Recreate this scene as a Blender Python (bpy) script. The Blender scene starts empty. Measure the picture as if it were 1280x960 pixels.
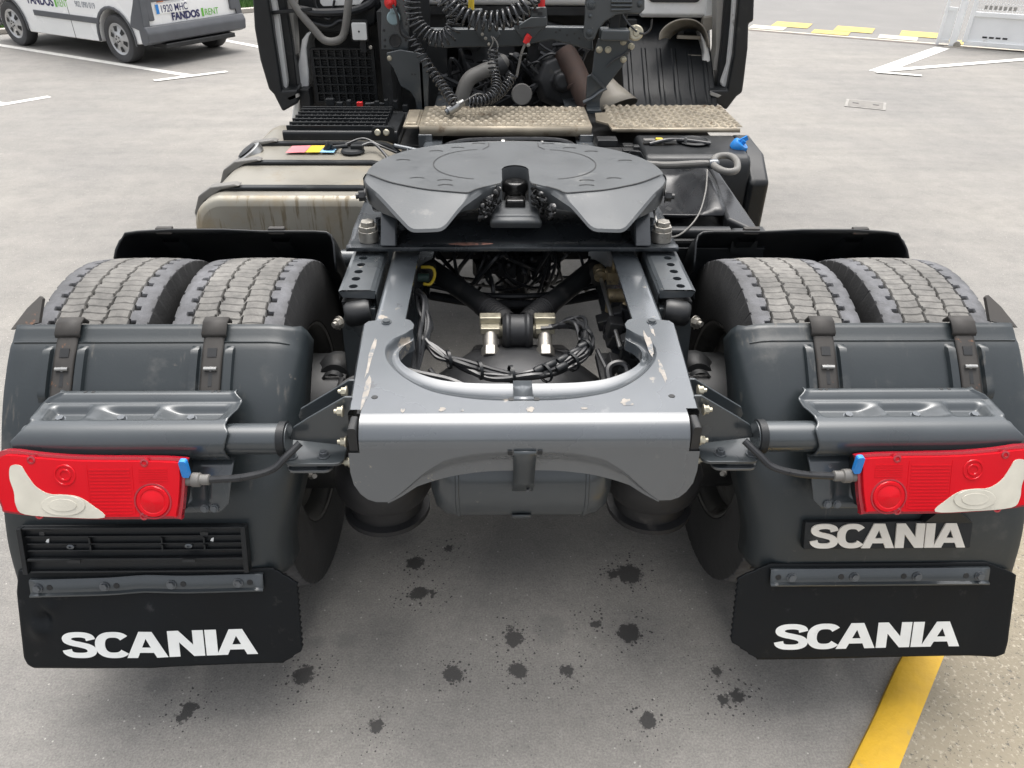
import bpy, bmesh, math, random
from mathutils import Vector, Matrix, noise
random.seed(7)
S = bpy.context.scene
C = bpy.context.collection
R = math.radians

# ---------------------------------------------------------------- camera
cam = bpy.data.cameras.new('camera')
cam.sensor_width = 36.0
cam.lens = 943.0 / 1280.0 * 36.0
cam.clip_start = 0.05
cam.clip_end = 600
camo = bpy.data.objects.new('camera', cam)
C.objects.link(camo)
camo.matrix_world = Matrix(((0.9998, 0.00351, -0.01992, -0.0594),
                            (-0.01856, 0.55038, -0.83471, -2.11),
                            (0.00803, 0.83491, 0.55034, 1.893),
                            (0, 0, 0, 1)))
S.camera = camo

# ---------------------------------------------------------------- sky and sun
W = bpy.data.worlds.new('World')
S.world = W
W.use_nodes = True
wn = W.node_tree
for n in list(wn.nodes):
    wn.nodes.remove(n)
wo = wn.nodes.new('ShaderNodeOutputWorld')
bg = wn.nodes.new('ShaderNodeBackground')
bg.inputs['Strength'].default_value = 0.15
sky = wn.nodes.new('ShaderNodeTexSky')
sky.sky_type = 'NISHITA'
sky.sun_disc = False
SUN_EL, SUN_AZ = R(73), R(5)         # azimuth measured from +Y towards +X
sky.sun_elevation = SUN_EL
sky.sun_rotation = SUN_AZ
sky.air_density = 1.0
sky.dust_density = 7.0
hs = wn.nodes.new('ShaderNodeHueSaturation')
hs.inputs['Saturation'].default_value = 0.25
wn.links.new(sky.outputs[0], hs.inputs['Color'])
wn.links.new(hs.outputs[0], bg.inputs['Color'])
wn.links.new(bg.outputs[0], wo.inputs['Surface'])
sl = bpy.data.lights.new('sun', 'SUN')
sl.energy = 0.5
sl.angle = R(60)
sl.color = (1.0, 0.95, 0.88)
so = bpy.data.objects.new('sun', sl)
C.objects.link(so)
sd = Vector((math.sin(SUN_AZ) * math.cos(SUN_EL), math.cos(SUN_AZ) * math.cos(SUN_EL), math.sin(SUN_EL)))
so.rotation_euler = (-sd).to_track_quat('-Z', 'Y').to_euler()
so.location = (0, 0, 20)
S.view_settings.view_transform = 'Standard'
S.view_settings.look = 'None'
S.view_settings.exposure = 1.14
S.view_settings.gamma = 1.0


# ---------------------------------------------------------------- mesh helpers
class MB:
    def __init__(s):
        s.v, s.f = [], []

    def add(s, vs, fs):
        o = len(s.v)
        s.v += [tuple(v) for v in vs]
        s.f += [tuple(i + o for i in f) for f in fs]
        return s

    def box(s, c, d, rot=None):
        vs = []
        for z in (-.5, .5):
            for y in (-.5, .5):
                for x in (-.5, .5):
                    p = Vector((x * d[0], y * d[1], z * d[2]))
                    if rot is not None:
                        p = rot @ p
                    vs.append(p + Vector(c))
        return s.add(vs, [(0, 2, 3, 1), (4, 5, 7, 6), (0, 1, 5, 4), (1, 3, 7, 5), (3, 2, 6, 7), (2, 0, 4, 6)])

    def bar(s, a, b, w, h, up=(0, 0, 1)):
        a, b = Vector(a), Vector(b)
        d = b - a
        z = d.normalized()
        x = z.cross(Vector(up)).normalized()
        y = x.cross(z)
        m = Matrix((x, z, y)).transposed()
        return s.box((a + b) / 2, (w, d.length, h), m)

    def ext(s, pts, vec):
        n = len(pts)
        v = Vector(vec)
        a = [Vector(p) for p in pts]
        b = [p + v for p in a]
        nr = Vector((0, 0, 0))
        for i in range(n):
            nr += a[i].cross(a[(i + 1) % n])
        if nr.dot(v) > 0:
            a, b = list(reversed(a)), list(reversed(b))
        fs = [tuple(range(n)), tuple(range(2 * n - 1, n - 1, -1))]
        for i in range(n):
            j = (i + 1) % n
            fs.append((i, i + n, j + n, j))
        return s.add(a + b, fs)

    def prism(s, poly, ax, a, b):
        f = {'x': lambda p, t: (t, p[0], p[1]), 'y': lambda p, t: (p[0], t, p[1]), 'z': lambda p, t: (p[0], p[1], t)}[ax]
        return s.ext([f(p, a) for p in poly], Vector(f((0, 0), b - a)))

    def tube(s, pts, r, n=8, closed=False, cap=True, sm=0):
        pts = [Vector(p) for p in pts]
        if sm:
            pts = cat(pts, sm, closed)
        N = len(pts)
        rings = []
        up = None
        for i, p in enumerate(pts):
            if closed:
                t = pts[(i + 1) % N] - pts[i - 1]
            else:
                t = pts[min(i + 1, N - 1)] - pts[max(i - 1, 0)]
            t.normalize()
            if up is None:
                up = Vector((0, 0, 1)) if abs(t.z) < .9 else Vector((1, 0, 0))
            x = t.cross(up)
            if x.length < 1e-5:
                x = t.orthogonal()
            x.normalize()
            up = x.cross(t).normalized()
            rr = r(i / (N - 1)) if callable(r) else r
            rings.append([p + rr * (x * math.cos(2 * math.pi * k / n) + up * math.sin(2 * math.pi * k / n)) for k in range(n)])
        vs = [q for ring in rings for q in ring]
        fs = []
        M_ = N if closed else N - 1
        for i in range(M_):
            a, b = i * n, ((i + 1) % N) * n
            for k in range(n):
                l = (k + 1) % n
                fs.append((a + k, a + l, b + l, b + k))
        if cap and not closed:
            fs.append(tuple(range(n - 1, -1, -1)))
            fs.append(tuple(range((N - 1) * n, N * n)))
        return s.add(vs, fs)

    def cyl(s, a, b, r, r2=None, n=16):
        r2 = r if r2 is None else r2
        return s.tube([a, b], lambda t: r + (r2 - r) * t, n)

    def lathe(s, prof, o, ax, n=32, a0=0, a1=2 * math.pi):
        ax = Vector(ax).normalized()
        x = ax.orthogonal().normalized()
        y = ax.cross(x)
        o = Vector(o)
        full = abs(a1 - a0 - 2 * math.pi) < 1e-6
        m = n if full else n + 1
        vs = []
        for (r, h) in prof:
            for k in range(m):
                t = a0 + (a1 - a0) * k / n
                vs.append(o + ax * h + (x * math.cos(t) + y * math.sin(t)) * r)
        fs = []
        for i in range(len(prof) - 1):
            for k in range(n):
                l = (k + 1) % m
                fs.append((i * m + k, i * m + l, (i + 1) * m + l, (i + 1) * m + k))
        return s.add(vs, fs)

    def grid(s, rows):
        m = len(rows[0])
        vs = [p for r in rows for p in r]
        fs = []
        for i in range(len(rows) - 1):
            for k in range(m - 1):
                fs.append((i * m + k, i * m + k + 1, (i + 1) * m + k + 1, (i + 1) * m + k))
        return s.add(vs, fs)

    def hexbolt(s, p, d, r=.012, h=.010, stud=0):
        p, d = Vector(p), Vector(d).normalized()
        s.tube([p, p + d * .003], r * 1.35, 14)
        s.tube([p + d * .003, p + d * (h + .003)], r, 6)
        if stud:
            s.tube([p + d * h, p + d * (h + stud)], r * .55, 8)
        return s

    def coil(s, path, Rc, r, turns, n=6, per=14):
        path = cat([Vector(p) for p in path], 12)
        L = [0]
        for i in range(1, len(path)):
            L.append(L[-1] + (path[i] - path[i - 1]).length)
        out = []
        N = int(turns * per)
        up = Vector((.2, .9, .3)).normalized()
        j = 0
        for k in range(N + 1):
            d = L[-1] * k / N
            while j < len(L) - 2 and L[j + 1] < d:
                j += 1
            f = (d - L[j]) / max(1e-9, L[j + 1] - L[j])
            p = path[j].lerp(path[j + 1], f)
            t = (path[j + 1] - path[j]).normalized()
            x = t.cross(up)
            if x.length < 1e-3:
                x = t.orthogonal()
            x.normalize()
            up = x.cross(t).normalized()
            a = 2 * math.pi * k / per
            out.append(p + (x * math.cos(a) + up * math.sin(a)) * Rc)
        return s.tube(out, r, n)

    def rbox(s, c, d, r, axis='y', n=4):
        """box whose four edges along the axis are rounded"""
        k = {'x': (1, 2), 'y': (0, 2), 'z': (0, 1)}[axis]
        a, b = d[k[0]] / 2, d[k[1]] / 2
        poly = []
        for (sx, sy, t0) in ((1, 1, 0), (-1, 1, 90), (-1, -1, 180), (1, -1, 270)):
            for i in range(n + 1):
                t = R(t0 + 90 * i / n)
                poly.append((c[k[0]] + sx * (a - r) + r * math.cos(t), c[k[1]] + sy * (b - r) + r * math.sin(t)))
        i = 'xyz'.index(axis)
        return s.prism(poly, axis, c[i] - d[i] / 2, c[i] + d[i] / 2)

    def obj(s, name, mat, parent=None, bev=0, ang=35, seg=2, wn_=False, smooth=True, solid=0):
        me = bpy.data.meshes.new(name)
        me.from_pydata(s.v, [], s.f)
        me.validate()
        bm = bmesh.new()
        bm.from_mesh(me)
        if not solid:
            bmesh.ops.recalc_face_normals(bm, faces=bm.faces)
        bm.to_mesh(me)
        bm.free()
        me.materials.append(mat)
        if smooth:
            me.polygons.foreach_set('use_smooth', [True] * len(me.polygons))
            if not bev:
                me.set_sharp_from_angle(angle=R(ang))
        o = bpy.data.objects.new(name, me)
        C.objects.link(o)
        if parent:
            d, q = 0, parent
            while q.parent:
                d, q = d + 1, q.parent
            o.parent = parent if d < 2 else parent.parent
        if solid:
            m = o.modifiers.new('solid', 'SOLIDIFY')
            m.thickness = solid
            m.offset = 0
        if bev:
            m = o.modifiers.new('bevel', 'BEVEL')
            m.width = bev
            m.segments = seg
            m.limit_method = 'ANGLE'
            m.angle_limit = R(30)
            m.harden_normals = True
        elif wn_:
            m = o.modifiers.new('normals', 'WEIGHTED_NORMAL')
            m.keep_sharp = True
        return o


def cat(pts, sub=8, closed=False):
    """Catmull-Rom through the points"""
    pts = [Vector(p) for p in pts]
    n = len(pts)
    out = []
    rng = range(n) if closed else range(n - 1)
    for i in rng:
        p1, p2 = pts[i], pts[(i + 1) % n]
        p0 = pts[i - 1] if (closed or i > 0) else p1 * 2 - p2
        p3 = pts[(i + 2) % n] if (closed or i + 2 < n) else p2 * 2 - p1
        for k in range(sub):
            t = k / sub
            out.append(.5 * ((2 * p1) + (p2 - p0) * t + (2 * p0 - 5 * p1 + 4 * p2 - p3) * t * t + (3 * p1 - p0 - 3 * p2 + p3) * t ** 3))
    if not closed:
        out.append(pts[-1])
    return out


def smooth01(a, b, x):
    t = max(0., min(1., (x - a) / (b - a)))
    return t * t * (3 - 2 * t)


def lerpt(tab, x):
    """piecewise linear table"""
    tab = sorted(tab)
    if x <= tab[0][0]:
        return tab[0][1]
    for (a, b), (c, d) in zip(tab, tab[1:]):
        if x <= c:
            return b + (d - b) * (x - a) / (c - a)
    return tab[-1][1]


def thing(name, label, cat_, loc=(0, 0, 0), rz=0, group=None, sc=1):
    o = bpy.data.objects.new(name, None)
    C.objects.link(o)
    o.location = loc
    o.rotation_euler = (0, 0, rz)
    o.scale = (sc, sc, sc)
    o['label'] = label
    o['category'] = cat_
    if group:
        o['group'] = group
    return o


def tag(o, label, cat_, group=None):
    o['label'] = label
    o['category'] = cat_
    if group:
        o['group'] = group
    return o


def inst(src, parent, loc=(0, 0, 0), rot=(0, 0, 0)):
    o = src.copy()
    C.objects.link(o)
    o.parent = parent
    o.location = loc
    o.rotation_euler = rot
    return o


PLANES = {1: (-.857, .793, 24), 2: (-.845, .37, 20.2), 3: (-.803, .588, 23), 4: (-.806, .556, 20)}


def tilt(o, k, yref=0, zref=0, sz=1):
    """lean an upright thing and its children back onto one of the sloping rear planes"""
    y0, z0, a = PLANES[k]
    c, s_ = math.cos(R(a)), math.sin(R(a))
    for q in [o] + list(o.children):
        for v in q.data.vertices:
            x, y, z = v.co
            y, z = y - yref, (z - zref) * sz
            v.co = (x, y0 + y * c + z * s_, z0 - y * s_ + z * c)


# ---------------------------------------------------------------- materials
def mat(name, col, rough=.5, metal=0., coat=0., spec=.5, var=.12, vs=6., bump=0., bs=60., dirt=None, rvar=.08, coatr=.13):
    m = bpy.data.materials.new(name)
    m.use_nodes = True
    nt = m.node_tree
    b = nt.nodes['Principled BSDF']
    b.inputs['Metallic'].default_value = metal
    b.inputs['Coat Weight'].default_value = coat
    b.inputs['Coat Roughness'].default_value = coatr
    b.inputs['Coat IOR'].default_value = 1.7
    b.inputs['Specular IOR Level'].default_value = spec
    tc = nt.nodes.new('ShaderNodeTexCoord')
    nz = nt.nodes.new('ShaderNodeTexNoise')
    nz.inputs['Scale'].default_value = vs
    nz.inputs['Detail'].default_value = 6
    nt.links.new(tc.outputs['Object'], nz.inputs['Vector'])
    rp = nt.nodes.new('ShaderNodeValToRGB')
    rp.color_ramp.elements[0].position = .3
    rp.color_ramp.elements[1].position = .7
    rp.color_ramp.elements[0].color = tuple(c * (1 - var) for c in col) + (1,)
    rp.color_ramp.elements[1].color = tuple(min(1, c * (1 + var)) for c in col) + (1,)
    nt.links.new(nz.outputs['Fac'], rp.inputs['Fac'])
    cur = rp.outputs['Color']
    mr = nt.nodes.new('ShaderNodeMapRange')
    mr.inputs['From Min'].default_value = .3
    mr.inputs['From Max'].default_value = .7
    mr.inputs['To Min'].default_value = max(.02, rough - rvar)
    mr.inputs['To Max'].default_value = min(1, rough + rvar)
    nt.links.new(nz.outputs['Fac'], mr.inputs['Value'])
    rcur = mr.outputs['Result']
    for d in (dirt or []):
        dc, sc, lo, hi, dr = d[:5]
        n2 = nt.nodes.new('ShaderNodeTexNoise')
        n2.inputs['Scale'].default_value = sc
        n2.inputs['Detail'].default_value = 8
        n2.inputs['Roughness'].default_value = .65
        vec = tc.outputs['Object']
        if len(d) > 5:
            mp = nt.nodes.new('ShaderNodeMapping')
            mp.inputs['Scale'].default_value = d[5]
            nt.links.new(vec, mp.inputs['Vector'])
            vec = mp.outputs['Vector']
        nt.links.new(vec, n2.inputs['Vector'])
        mk = nt.nodes.new('ShaderNodeMapRange')
        mk.interpolation_type = 'SMOOTHSTEP'
        mk.inputs['From Min'].default_value = lo
        mk.inputs['From Max'].default_value = hi
        nt.links.new(n2.outputs['Fac'], mk.inputs['Value'])
        mx = nt.nodes.new('ShaderNodeMixRGB')
        nt.links.new(mk.outputs['Result'], mx.inputs['Fac'])
        nt.links.new(cur, mx.inputs['Color1'])
        mx.inputs['Color2'].default_value = tuple(dc) + (1,)
        cur = mx.outputs['Color']
        m2 = nt.nodes.new('ShaderNodeMixRGB')
        nt.links.new(mk.outputs['Result'], m2.inputs['Fac'])
        nt.links.new(rcur, m2.inputs['Color1'])
        m2.inputs['Color2'].default_value = (dr, dr, dr, 1)
        rcur = m2.outputs['Color']
    nt.links.new(cur, b.inputs['Base Color'])
    nt.links.new(rcur, b.inputs['Roughness'])
    if bump:
        n3 = nt.nodes.new('ShaderNodeTexNoise')
        n3.inputs['Scale'].default_value = bs
        n3.inputs['Detail'].default_value = 4
        nt.links.new(tc.outputs['Object'], n3.inputs['Vector'])
        bp = nt.nodes.new('ShaderNodeBump')
        bp.inputs['Strength'].default_value = bump
        bp.inputs['Distance'].default_value = .004
        nt.links.new(n3.outputs['Fac'], bp.inputs['Height'])
        nt.links.new(bp.outputs['Normal'], b.inputs['Normal'])
    return m


CH = mat('chassis_paint', (.058, .066, .072), .28, .15, .8, var=.08, vs=3, dirt=[((.24, .22, .19), 9, .65, .69, .6)], bump=.05, bs=25)
CH2 = mat('chassis_paint_fresh', (.045, .053, .058), .32, .12, .4, var=.10, vs=5, dirt=[((.22, .21, .19), 11, .68, .74, .6)])
TOPW = mat('worn_light_paint', (.085, .095, .104), .28, .12, 1.0, var=.08, vs=4, dirt=[((.30, .265, .22), 8, .645, .68, .6), ((.05, .055, .06), 14, .67, .69, .4), ((.14, .145, .15), 5, .64, .70, .4)], bump=.06, bs=22)
BLKP = mat('black_plastic', (.010, .0115, .013), .42, 0, 0, spec=.4, var=.25, vs=7, dirt=[((.05, .05, .048), 9, .60, .76, .65)], bump=.08, bs=180)
GUARD = mat('guard_plastic', (.019, .025, .028), .38, 0, .12, var=.12, vs=4, dirt=[((.060, .062, .060), 7, .56, .75, .6), ((.09, .085, .075), 9, .60, .74, .7, (3.5, 1, .5)), ((.11, .10, .085), 26, .68, .76, .7)], bump=.05, bs=140, coatr=.3)
FLAP = mat('flap_rubber', (.005, .0065, .008), .5, spec=.22, var=.2, vs=5, bump=.06, bs=120, dirt=[((.035, .036, .038), 8, .64, .76, .6), ((.028, .028, .027), 26, .60, .75, .7)])
RUB = mat('rubber', (.013, .013, .014), .55, var=.2, vs=10, dirt=[((.06, .055, .05), 12, .6, .75, .8)])
DARK = mat('grimy_black', (.014, .015, .016), .5, var=.4, vs=10, dirt=[((.035, .034, .032), 16, .55, .7, .7)])
GREASE = mat('black_grease', (.008, .008, .008), .2, var=.3, vs=30, bump=.8, bs=60)
CABLE = mat('cable_sheath', (.02, .021, .023), .33, var=.2, vs=40)
FIFTH = mat('fifth_wheel_steel', (.082, .088, .092), .52, .15, 0, var=.10, vs=9, bump=.08, bs=140, dirt=[((.045, .05, .053), 6, .58, .68, .35), ((.13, .132, .13), 11, .60, .72, .5), ((.20, .20, .195), 26, .66, .74, .55)])
GRAPH = mat('graphite_plate', (.078, .084, .088), .52, .15, 0, var=.08, vs=7, bump=.05, bs=60, dirt=[((.050, .056, .06), 5, .57, .70, .4), ((.115, .12, .12), 9, .58, .70, .5), ((.17, .175, .17), 30, .68, .76, .6)])
BASEP = mat('greasy_base_paint', (.035, .04, .045), .28, .2, .3, var=.3, vs=12, dirt=[((.16, .16, .155), 8, .66, .72, .35), ((.20, .09, .06), 7, .72, .74, .6)])
ZINC = mat('zinc_bolt', (.42, .40, .36), .42, .8, var=.15, vs=40, dirt=[((.2, .18, .15), 60, .6, .75, .7)])
STEEL = mat('bare_steel', (.40, .40, .39), .35, .9, var=.12, vs=30)
BOLT = mat('painted_bolt', (.10, .11, .12), .35, .4, .3, var=.15, vs=50)
RUST = mat('rusty_rubber', (.036, .033, .030), .7, var=.3, vs=20, dirt=[((.22, .10, .05), 22, .62, .72, .8)])
RUSTY = mat('rusty_pipe', (.055, .034, .027), .7, .2, var=.3, vs=20)
ALU = mat('dirty_tread_plate', (.33, .29, .225), .45, .5, var=.18, vs=10, dirt=[((.17, .13, .09), 14, .55, .70, .75)])
CREAM = mat('dirty_tank_aluminium', (.25, .235, .20), .42, .25, 0, var=.10, vs=4, dirt=[((.22, .185, .13), 5, .50, .72, .6)], bump=.03, bs=30)
CREAMS = mat('streaked_tank_end', (.33, .31, .26), .45, .2, 0, var=.10, vs=4, dirt=[((.20, .165, .11), 9, .53, .62, .6, (4.5, 1, .40)), ((.30, .25, .17), 5, .45, .7, .6)])
WHITE = mat('white_paint', (.84, .84, .82), .3, 0, .5, var=.03, vs=3)
WHITEM = mat('white_seam_sealer', (.72, .72, .70), .5, var=.06, vs=9, dirt=[((.30, .28, .25), 9, .62, .75, .6)])
GREYS = mat('grey_strip', (.30, .29, .27), .5, var=.12, vs=9)
BEIGE = mat('beige_plastic', (.24, .22, .185), .5, var=.12, vs=9)
RED = mat('red_lens', (.62, .004, .012), .2, 0, .08, var=.06, vs=6, spec=.2)
REDD = mat('red_lens_rim', (.36, .006, .016), .15, 0, .7, var=.10, vs=10)
REDB = mat('red_lens_bulb', (.80, .012, .008), .2, 0, .1, var=.08, vs=9)
LENSW = mat('milky_lens', (.62, .59, .50), .15, 0, .4, var=.10, vs=16, dirt=[((.55, .36, .24), 9, .64, .76, .2)])
LETW = mat('white_lettering', (.86, .87, .84), .45, var=.05, vs=16, dirt=[((.62, .63, .60), 12, .60, .75, .6)])
LETB = mat('badge_lettering', (.78, .74, .66), .4, var=.05, vs=16)
BLUE = mat('blue_plastic', (.02, .22, .62), .4, var=.1)
REDP = mat('red_plastic', (.62, .02, .02), .4, var=.1)
YEL = mat('yellow_plastic', (.66, .48, .04), .45, var=.1)
BRASS = mat('brass_fitting', (.36, .29, .18), .4, .7, var=.2, vs=40, dirt=[((.08, .07, .06), 30, .5, .7, .8)])
PINK = mat('pink_sticker', (.72, .22, .24), .5)
SKYB = mat('sticker_blue', (.25, .48, .68), .5)
GREYC = mat('grey_socket_cover', (.22, .30, .32), .45, var=.08)
LAMPG = mat('work_lamp_glass', (.66, .67, .66), .15, 0, .8, var=.05, vs=20)
ENG = mat('engine_casting', (.035, .036, .038), .5, .3, var=.3, vs=12, dirt=[((.07, .068, .06), 20, .58, .72, .7)])
PIPE = mat('hose_grey', (.15, .145, .135), .55, var=.15, vs=12)
GOLD = mat('frosted_bolt', (.45, .42, .33), .45, .7, var=.2, vs=40)


# ---------------------------------------------------------------- ground
def ground_material():
    m = bpy.data.materials.new('worn_asphalt')
    m.use_nodes = True
    nt = m.node_tree
    L = nt.links.new
    N = nt.nodes.new
    b = nt.nodes['Principled BSDF']
    b.inputs['Roughness'].default_value = .85
    b.inputs['Specular IOR Level'].default_value = .3
    tc = N('ShaderNodeTexCoord')
    P0 = tc.outputs['Object']

    def nse(scale, detail=5, rough=.6, vec=P0):
        n = N('ShaderNodeTexNoise')
        n.inputs['Scale'].default_value = scale
        n.inputs['Detail'].default_value = detail
        n.inputs['Roughness'].default_value = rough
        L(vec, n.inputs['Vector'])
        return n.outputs['Fac']

    def ramp(f, a, b_, ca, cb):
        r = N('ShaderNodeValToRGB')
        r.color_ramp.elements[0].position = a
        r.color_ramp.elements[1].position = b_
        r.color_ramp.elements[0].color = (*ca, 1)
        r.color_ramp.elements[1].color = (*cb, 1)
        L(f, r.inputs['Fac'])
        return r.outputs['Color']

    def mix(t, f, c1, c2):
        x = N('ShaderNodeMixRGB')
        x.blend_type = t
        if isinstance(f, float):
            x.inputs['Fac'].default_value = f
        else:
            L(f, x.inputs['Fac'])
        for s_, c in (('Color1', c1), ('Color2', c2)):
            if isinstance(c, tuple):
                x.inputs[s_].default_value = (*c, 1)
            else:
                L(c, x.inputs[s_])
        return x.outputs['Color']

    def math_(op, a, b_=None):
        x = N('ShaderNodeMath')
        x.operation = op
        for i, q in enumerate((a, b_)):
            if q is None:
                continue
            if isinstance(q, (int, float)):
                x.inputs[i].default_value = q
            else:
                L(q, x.inputs[i])
        return x.outputs[0]

    base = ramp(nse(.55, 7, .62), .32, .70, (.230, .225, .216), (.296, .284, .263))
    base = mix('MULTIPLY', .55, base, ramp(nse(3.2, 7, .7), .3, .72, (.80, .80, .80), (1.08, 1.07, 1.05)))
    mp = N('ShaderNodeMapping')
    mp.inputs['Rotation'].default_value = (0, 0, R(28))
    mp.inputs['Scale'].default_value = (.5, 3.4, 1)
    L(P0, mp.inputs['Vector'])
    base = mix('MULTIPLY', .5, base, ramp(nse(1.0, 6, .7, mp.outputs['Vector']), .36, .66, (.80, .80, .80), (1.06, 1.05, 1.04)))
    base = mix('MULTIPLY', .8, base, ramp(nse(170, 3, .7), .25, .75, (.60, .60, .61), (1.32, 1.31, 1.29)))
    base = mix('MULTIPLY', .6, base, ramp(nse(42, 4, .75), .3, .7, (.84, .84, .84), (1.1, 1.1, 1.09)))
    base = mix('MULTIPLY', .7, base, ramp(nse(7.5, 6, .75), .30, .55, (.82, .82, .83), (1.0, 1.0, 1.0)))
    base = mix('MIX', ramp(nse(26, 5, .6), .70, .76, (0, 0, 0), (.35, .35, .35)), base, (.42, .40, .37))
    base = mix('MIX', ramp(nse(1.6, 9, .75), .66, .78, (0, 0, 0), (.5, .5, .5)), base, (.40, .37, .33))
    pv = N('ShaderNodeTexVoronoi')
    pv.inputs['Scale'].default_value = 85
    L(P0, pv.inputs['Vector'])
    ps = N('ShaderNodeSeparateColor')
    L(pv.outputs['Color'], ps.inputs[0])
    for lo, col in ((.05, (.52, .50, .46)), (.10, (.12, .118, .112))):
        chan = 0 if lo < .08 else 1
        base = mix('MIX', math_('MULTIPLY', math_('MULTIPLY', math_('LESS_THAN', pv.outputs['Distance'], .24), math_('LESS_THAN', ps.outputs[chan], lo * .6)), .6), base, col)
    # oil drips with ragged outlines and splashes round them
    dn = N('ShaderNodeTexNoise')
    dn.inputs['Scale'].default_value = 46
    dn.inputs['Detail'].default_value = 5
    dn.inputs['Roughness'].default_value = .75
    L(P0, dn.inputs['Vector'])
    sub = N('ShaderNodeVectorMath')
    sub.operation = 'SUBTRACT'
    L(dn.outputs['Color'], sub.inputs[0])
    sub.inputs[1].default_value = (.5, .5, .5)
    scl = N('ShaderNodeVectorMath')
    scl.operation = 'SCALE'
    scl.inputs['Scale'].default_value = .070
    L(sub.outputs[0], scl.inputs[0])
    addv = N('ShaderNodeVectorMath')
    addv.operation = 'ADD'
    L(P0, addv.inputs[0])
    L(scl.outputs[0], addv.inputs[1])
    flat = N('ShaderNodeVectorMath')
    flat.operation = 'MULTIPLY'
    flat.inputs[1].default_value = (1, 1, 0)
    L(addv.outputs[0], flat.inputs[0])
    stains = [(-.335, -.326, .028), (-.311, -.453, .028), (-.225, -.258, .012), (.374, -.38, .042), (.34, -.62, .034), (-.012, -.636, .028),
              (-.189, -.753, .027), (-.003, -.744, .027), (.141, -.746, .02), (-.616, -.752, .03), (-.905, -.85, .02), (-.915, -.872, .018),
              (-.389, -.911, .02), (.348, -.907, .022), (.573, -.752, .016), (.570, -.845, .017), (.613, -.835, .02), (.245, -.583, .016),
              (-.27, -.452, .014), (.32, -.38, .02), (-.02, -.60, .012)]
    cur = None
    for (x, y, r_) in stains:
        d = N('ShaderNodeVectorMath')
        d.operation = 'DISTANCE'
        L(flat.outputs[0], d.inputs[0])
        d.inputs[1].default_value = (x, y, 0)
        q = math_('SUBTRACT', d.outputs['Value'], r_)
        cur = q if cur is None else math_('MINIMUM', cur, q)
    mk = N('ShaderNodeMapRange')
    mk.inputs['From Min'].default_value = .003
    mk.inputs['From Max'].default_value = -.003
    L(cur, mk.inputs['Value'])
    vo = N('ShaderNodeTexVoronoi')
    vo.inputs['Scale'].default_value = 62
    L(P0, vo.inputs['Vector'])
    thr = N('ShaderNodeMapRange')
    thr.inputs['From Min'].default_value = 0
    thr.inputs['From Max'].default_value = .13
    thr.inputs['To Min'].default_value = .30
    thr.inputs['To Max'].default_value = 0
    L(cur, thr.inputs['Value'])
    # only some cells carry a speck
    sp = N('ShaderNodeSeparateColor')
    L(vo.outputs['Color'], sp.inputs[0])
    pick = math_('LESS_THAN', sp.outputs[0], .45)
    spk = math_('MULTIPLY', math_('LESS_THAN', vo.outputs['Distance'], thr.outputs['Result']), pick)
    v2 = N('ShaderNodeTexVoronoi')
    v2.inputs['Scale'].default_value = 145
    L(P0, v2.inputs['Vector'])
    s2 = N('ShaderNodeSeparateColor')
    L(v2.outputs['Color'], s2.inputs[0])
    t2 = math_('MULTIPLY', thr.outputs['Result'], math_('MULTIPLY', s2.outputs[1], 1.5))
    spk = math_('MAXIMUM', spk, math_('MULTIPLY', math_('LESS_THAN', v2.outputs['Distance'], t2), math_('LESS_THAN', s2.outputs[0], .4)))
    mask = math_('MAXIMUM', mk.outputs['Result'], spk)
    base = mix('MIX', math_('MULTIPLY', mask, .9), base, (.035, .034, .034))
    # two faint old stains
    old = None
    for (x, y, r_) in [(-.519, -.633, .03), (-.60, -.64, .02), (-1.02, -.78, .03), (.10, -.60, .05), (-.45, -.8, .015)]:
        d = N('ShaderNodeVectorMath')
        d.operation = 'DISTANCE'
        L(flat.outputs[0], d.inputs[0])
        d.inputs[1].default_value = (x, y, 0)
        q = math_('SUBTRACT', d.outputs['Value'], r_)
        old = q if old is None else math_('MINIMUM', old, q)
    mo = N('ShaderNodeMapRange')
    mo.inputs['From Min'].default_value = .012
    mo.inputs['From Max'].default_value = -.012
    mo.inputs['To Max'].default_value = .32
    L(old, mo.inputs['Value'])
    base = mix('MIX', mo.outputs['Result'], base, (.10, .10, .10))
    L(base, b.inputs['Base Color'])
    rr = N('ShaderNodeMapRange')
    rr.inputs['To Min'].default_value = .85
    rr.inputs['To Max'].default_value = .45
    L(mask, rr.inputs['Value'])
    L(rr.outputs['Result'], b.inputs['Roughness'])
    bp = N('ShaderNodeBump')
    bp.inputs['Strength'].default_value = .45
    bp.inputs['Distance'].default_value = .003
    L(nse(230, 3, .7), bp.inputs['Height'])
    L(bp.outputs['Normal'], b.inputs['Normal'])
    return m


def struct(o):
    o['kind'] = 'structure'
    return o


struct(MB().grid([[(x, y, 0) for x in (-150, -20, 20, 150)] for y in (-150, -20, 20, 150)]).obj('ground', ground_material()))
LINE = mat('road_paint_white', (.66, .65, .61), .7, var=.1, vs=14, dirt=[((.34, .33, .30), 16, .60, .74, .8)])
YLINE = mat('kerb_paint_yellow', (.62, .37, .02), .65, var=.12, vs=11, dirt=[((.42, .30, .08), 12, .58, .72, .8), ((.30, .25, .15), 30, .68, .75, .8)], bump=.5, bs=70)
YFADE = mat('faded_yellow_paint', (.50, .38, .11), .75, var=.12, vs=9, dirt=[((.36, .33, .26), 8, .55, .74, .8)])
WFADE = mat('faded_white_paint', (.46, .43, .36), .75, var=.1, vs=9)
PAVE = mat('aggregate_pavement', (.235, .205, .15), .85, var=.15, vs=3, bump=1.0, bs=70, dirt=[((.35, .315, .25), 75, .54, .64, .8), ((.11, .10, .085), 95, .58, .64, .9)])
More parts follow.
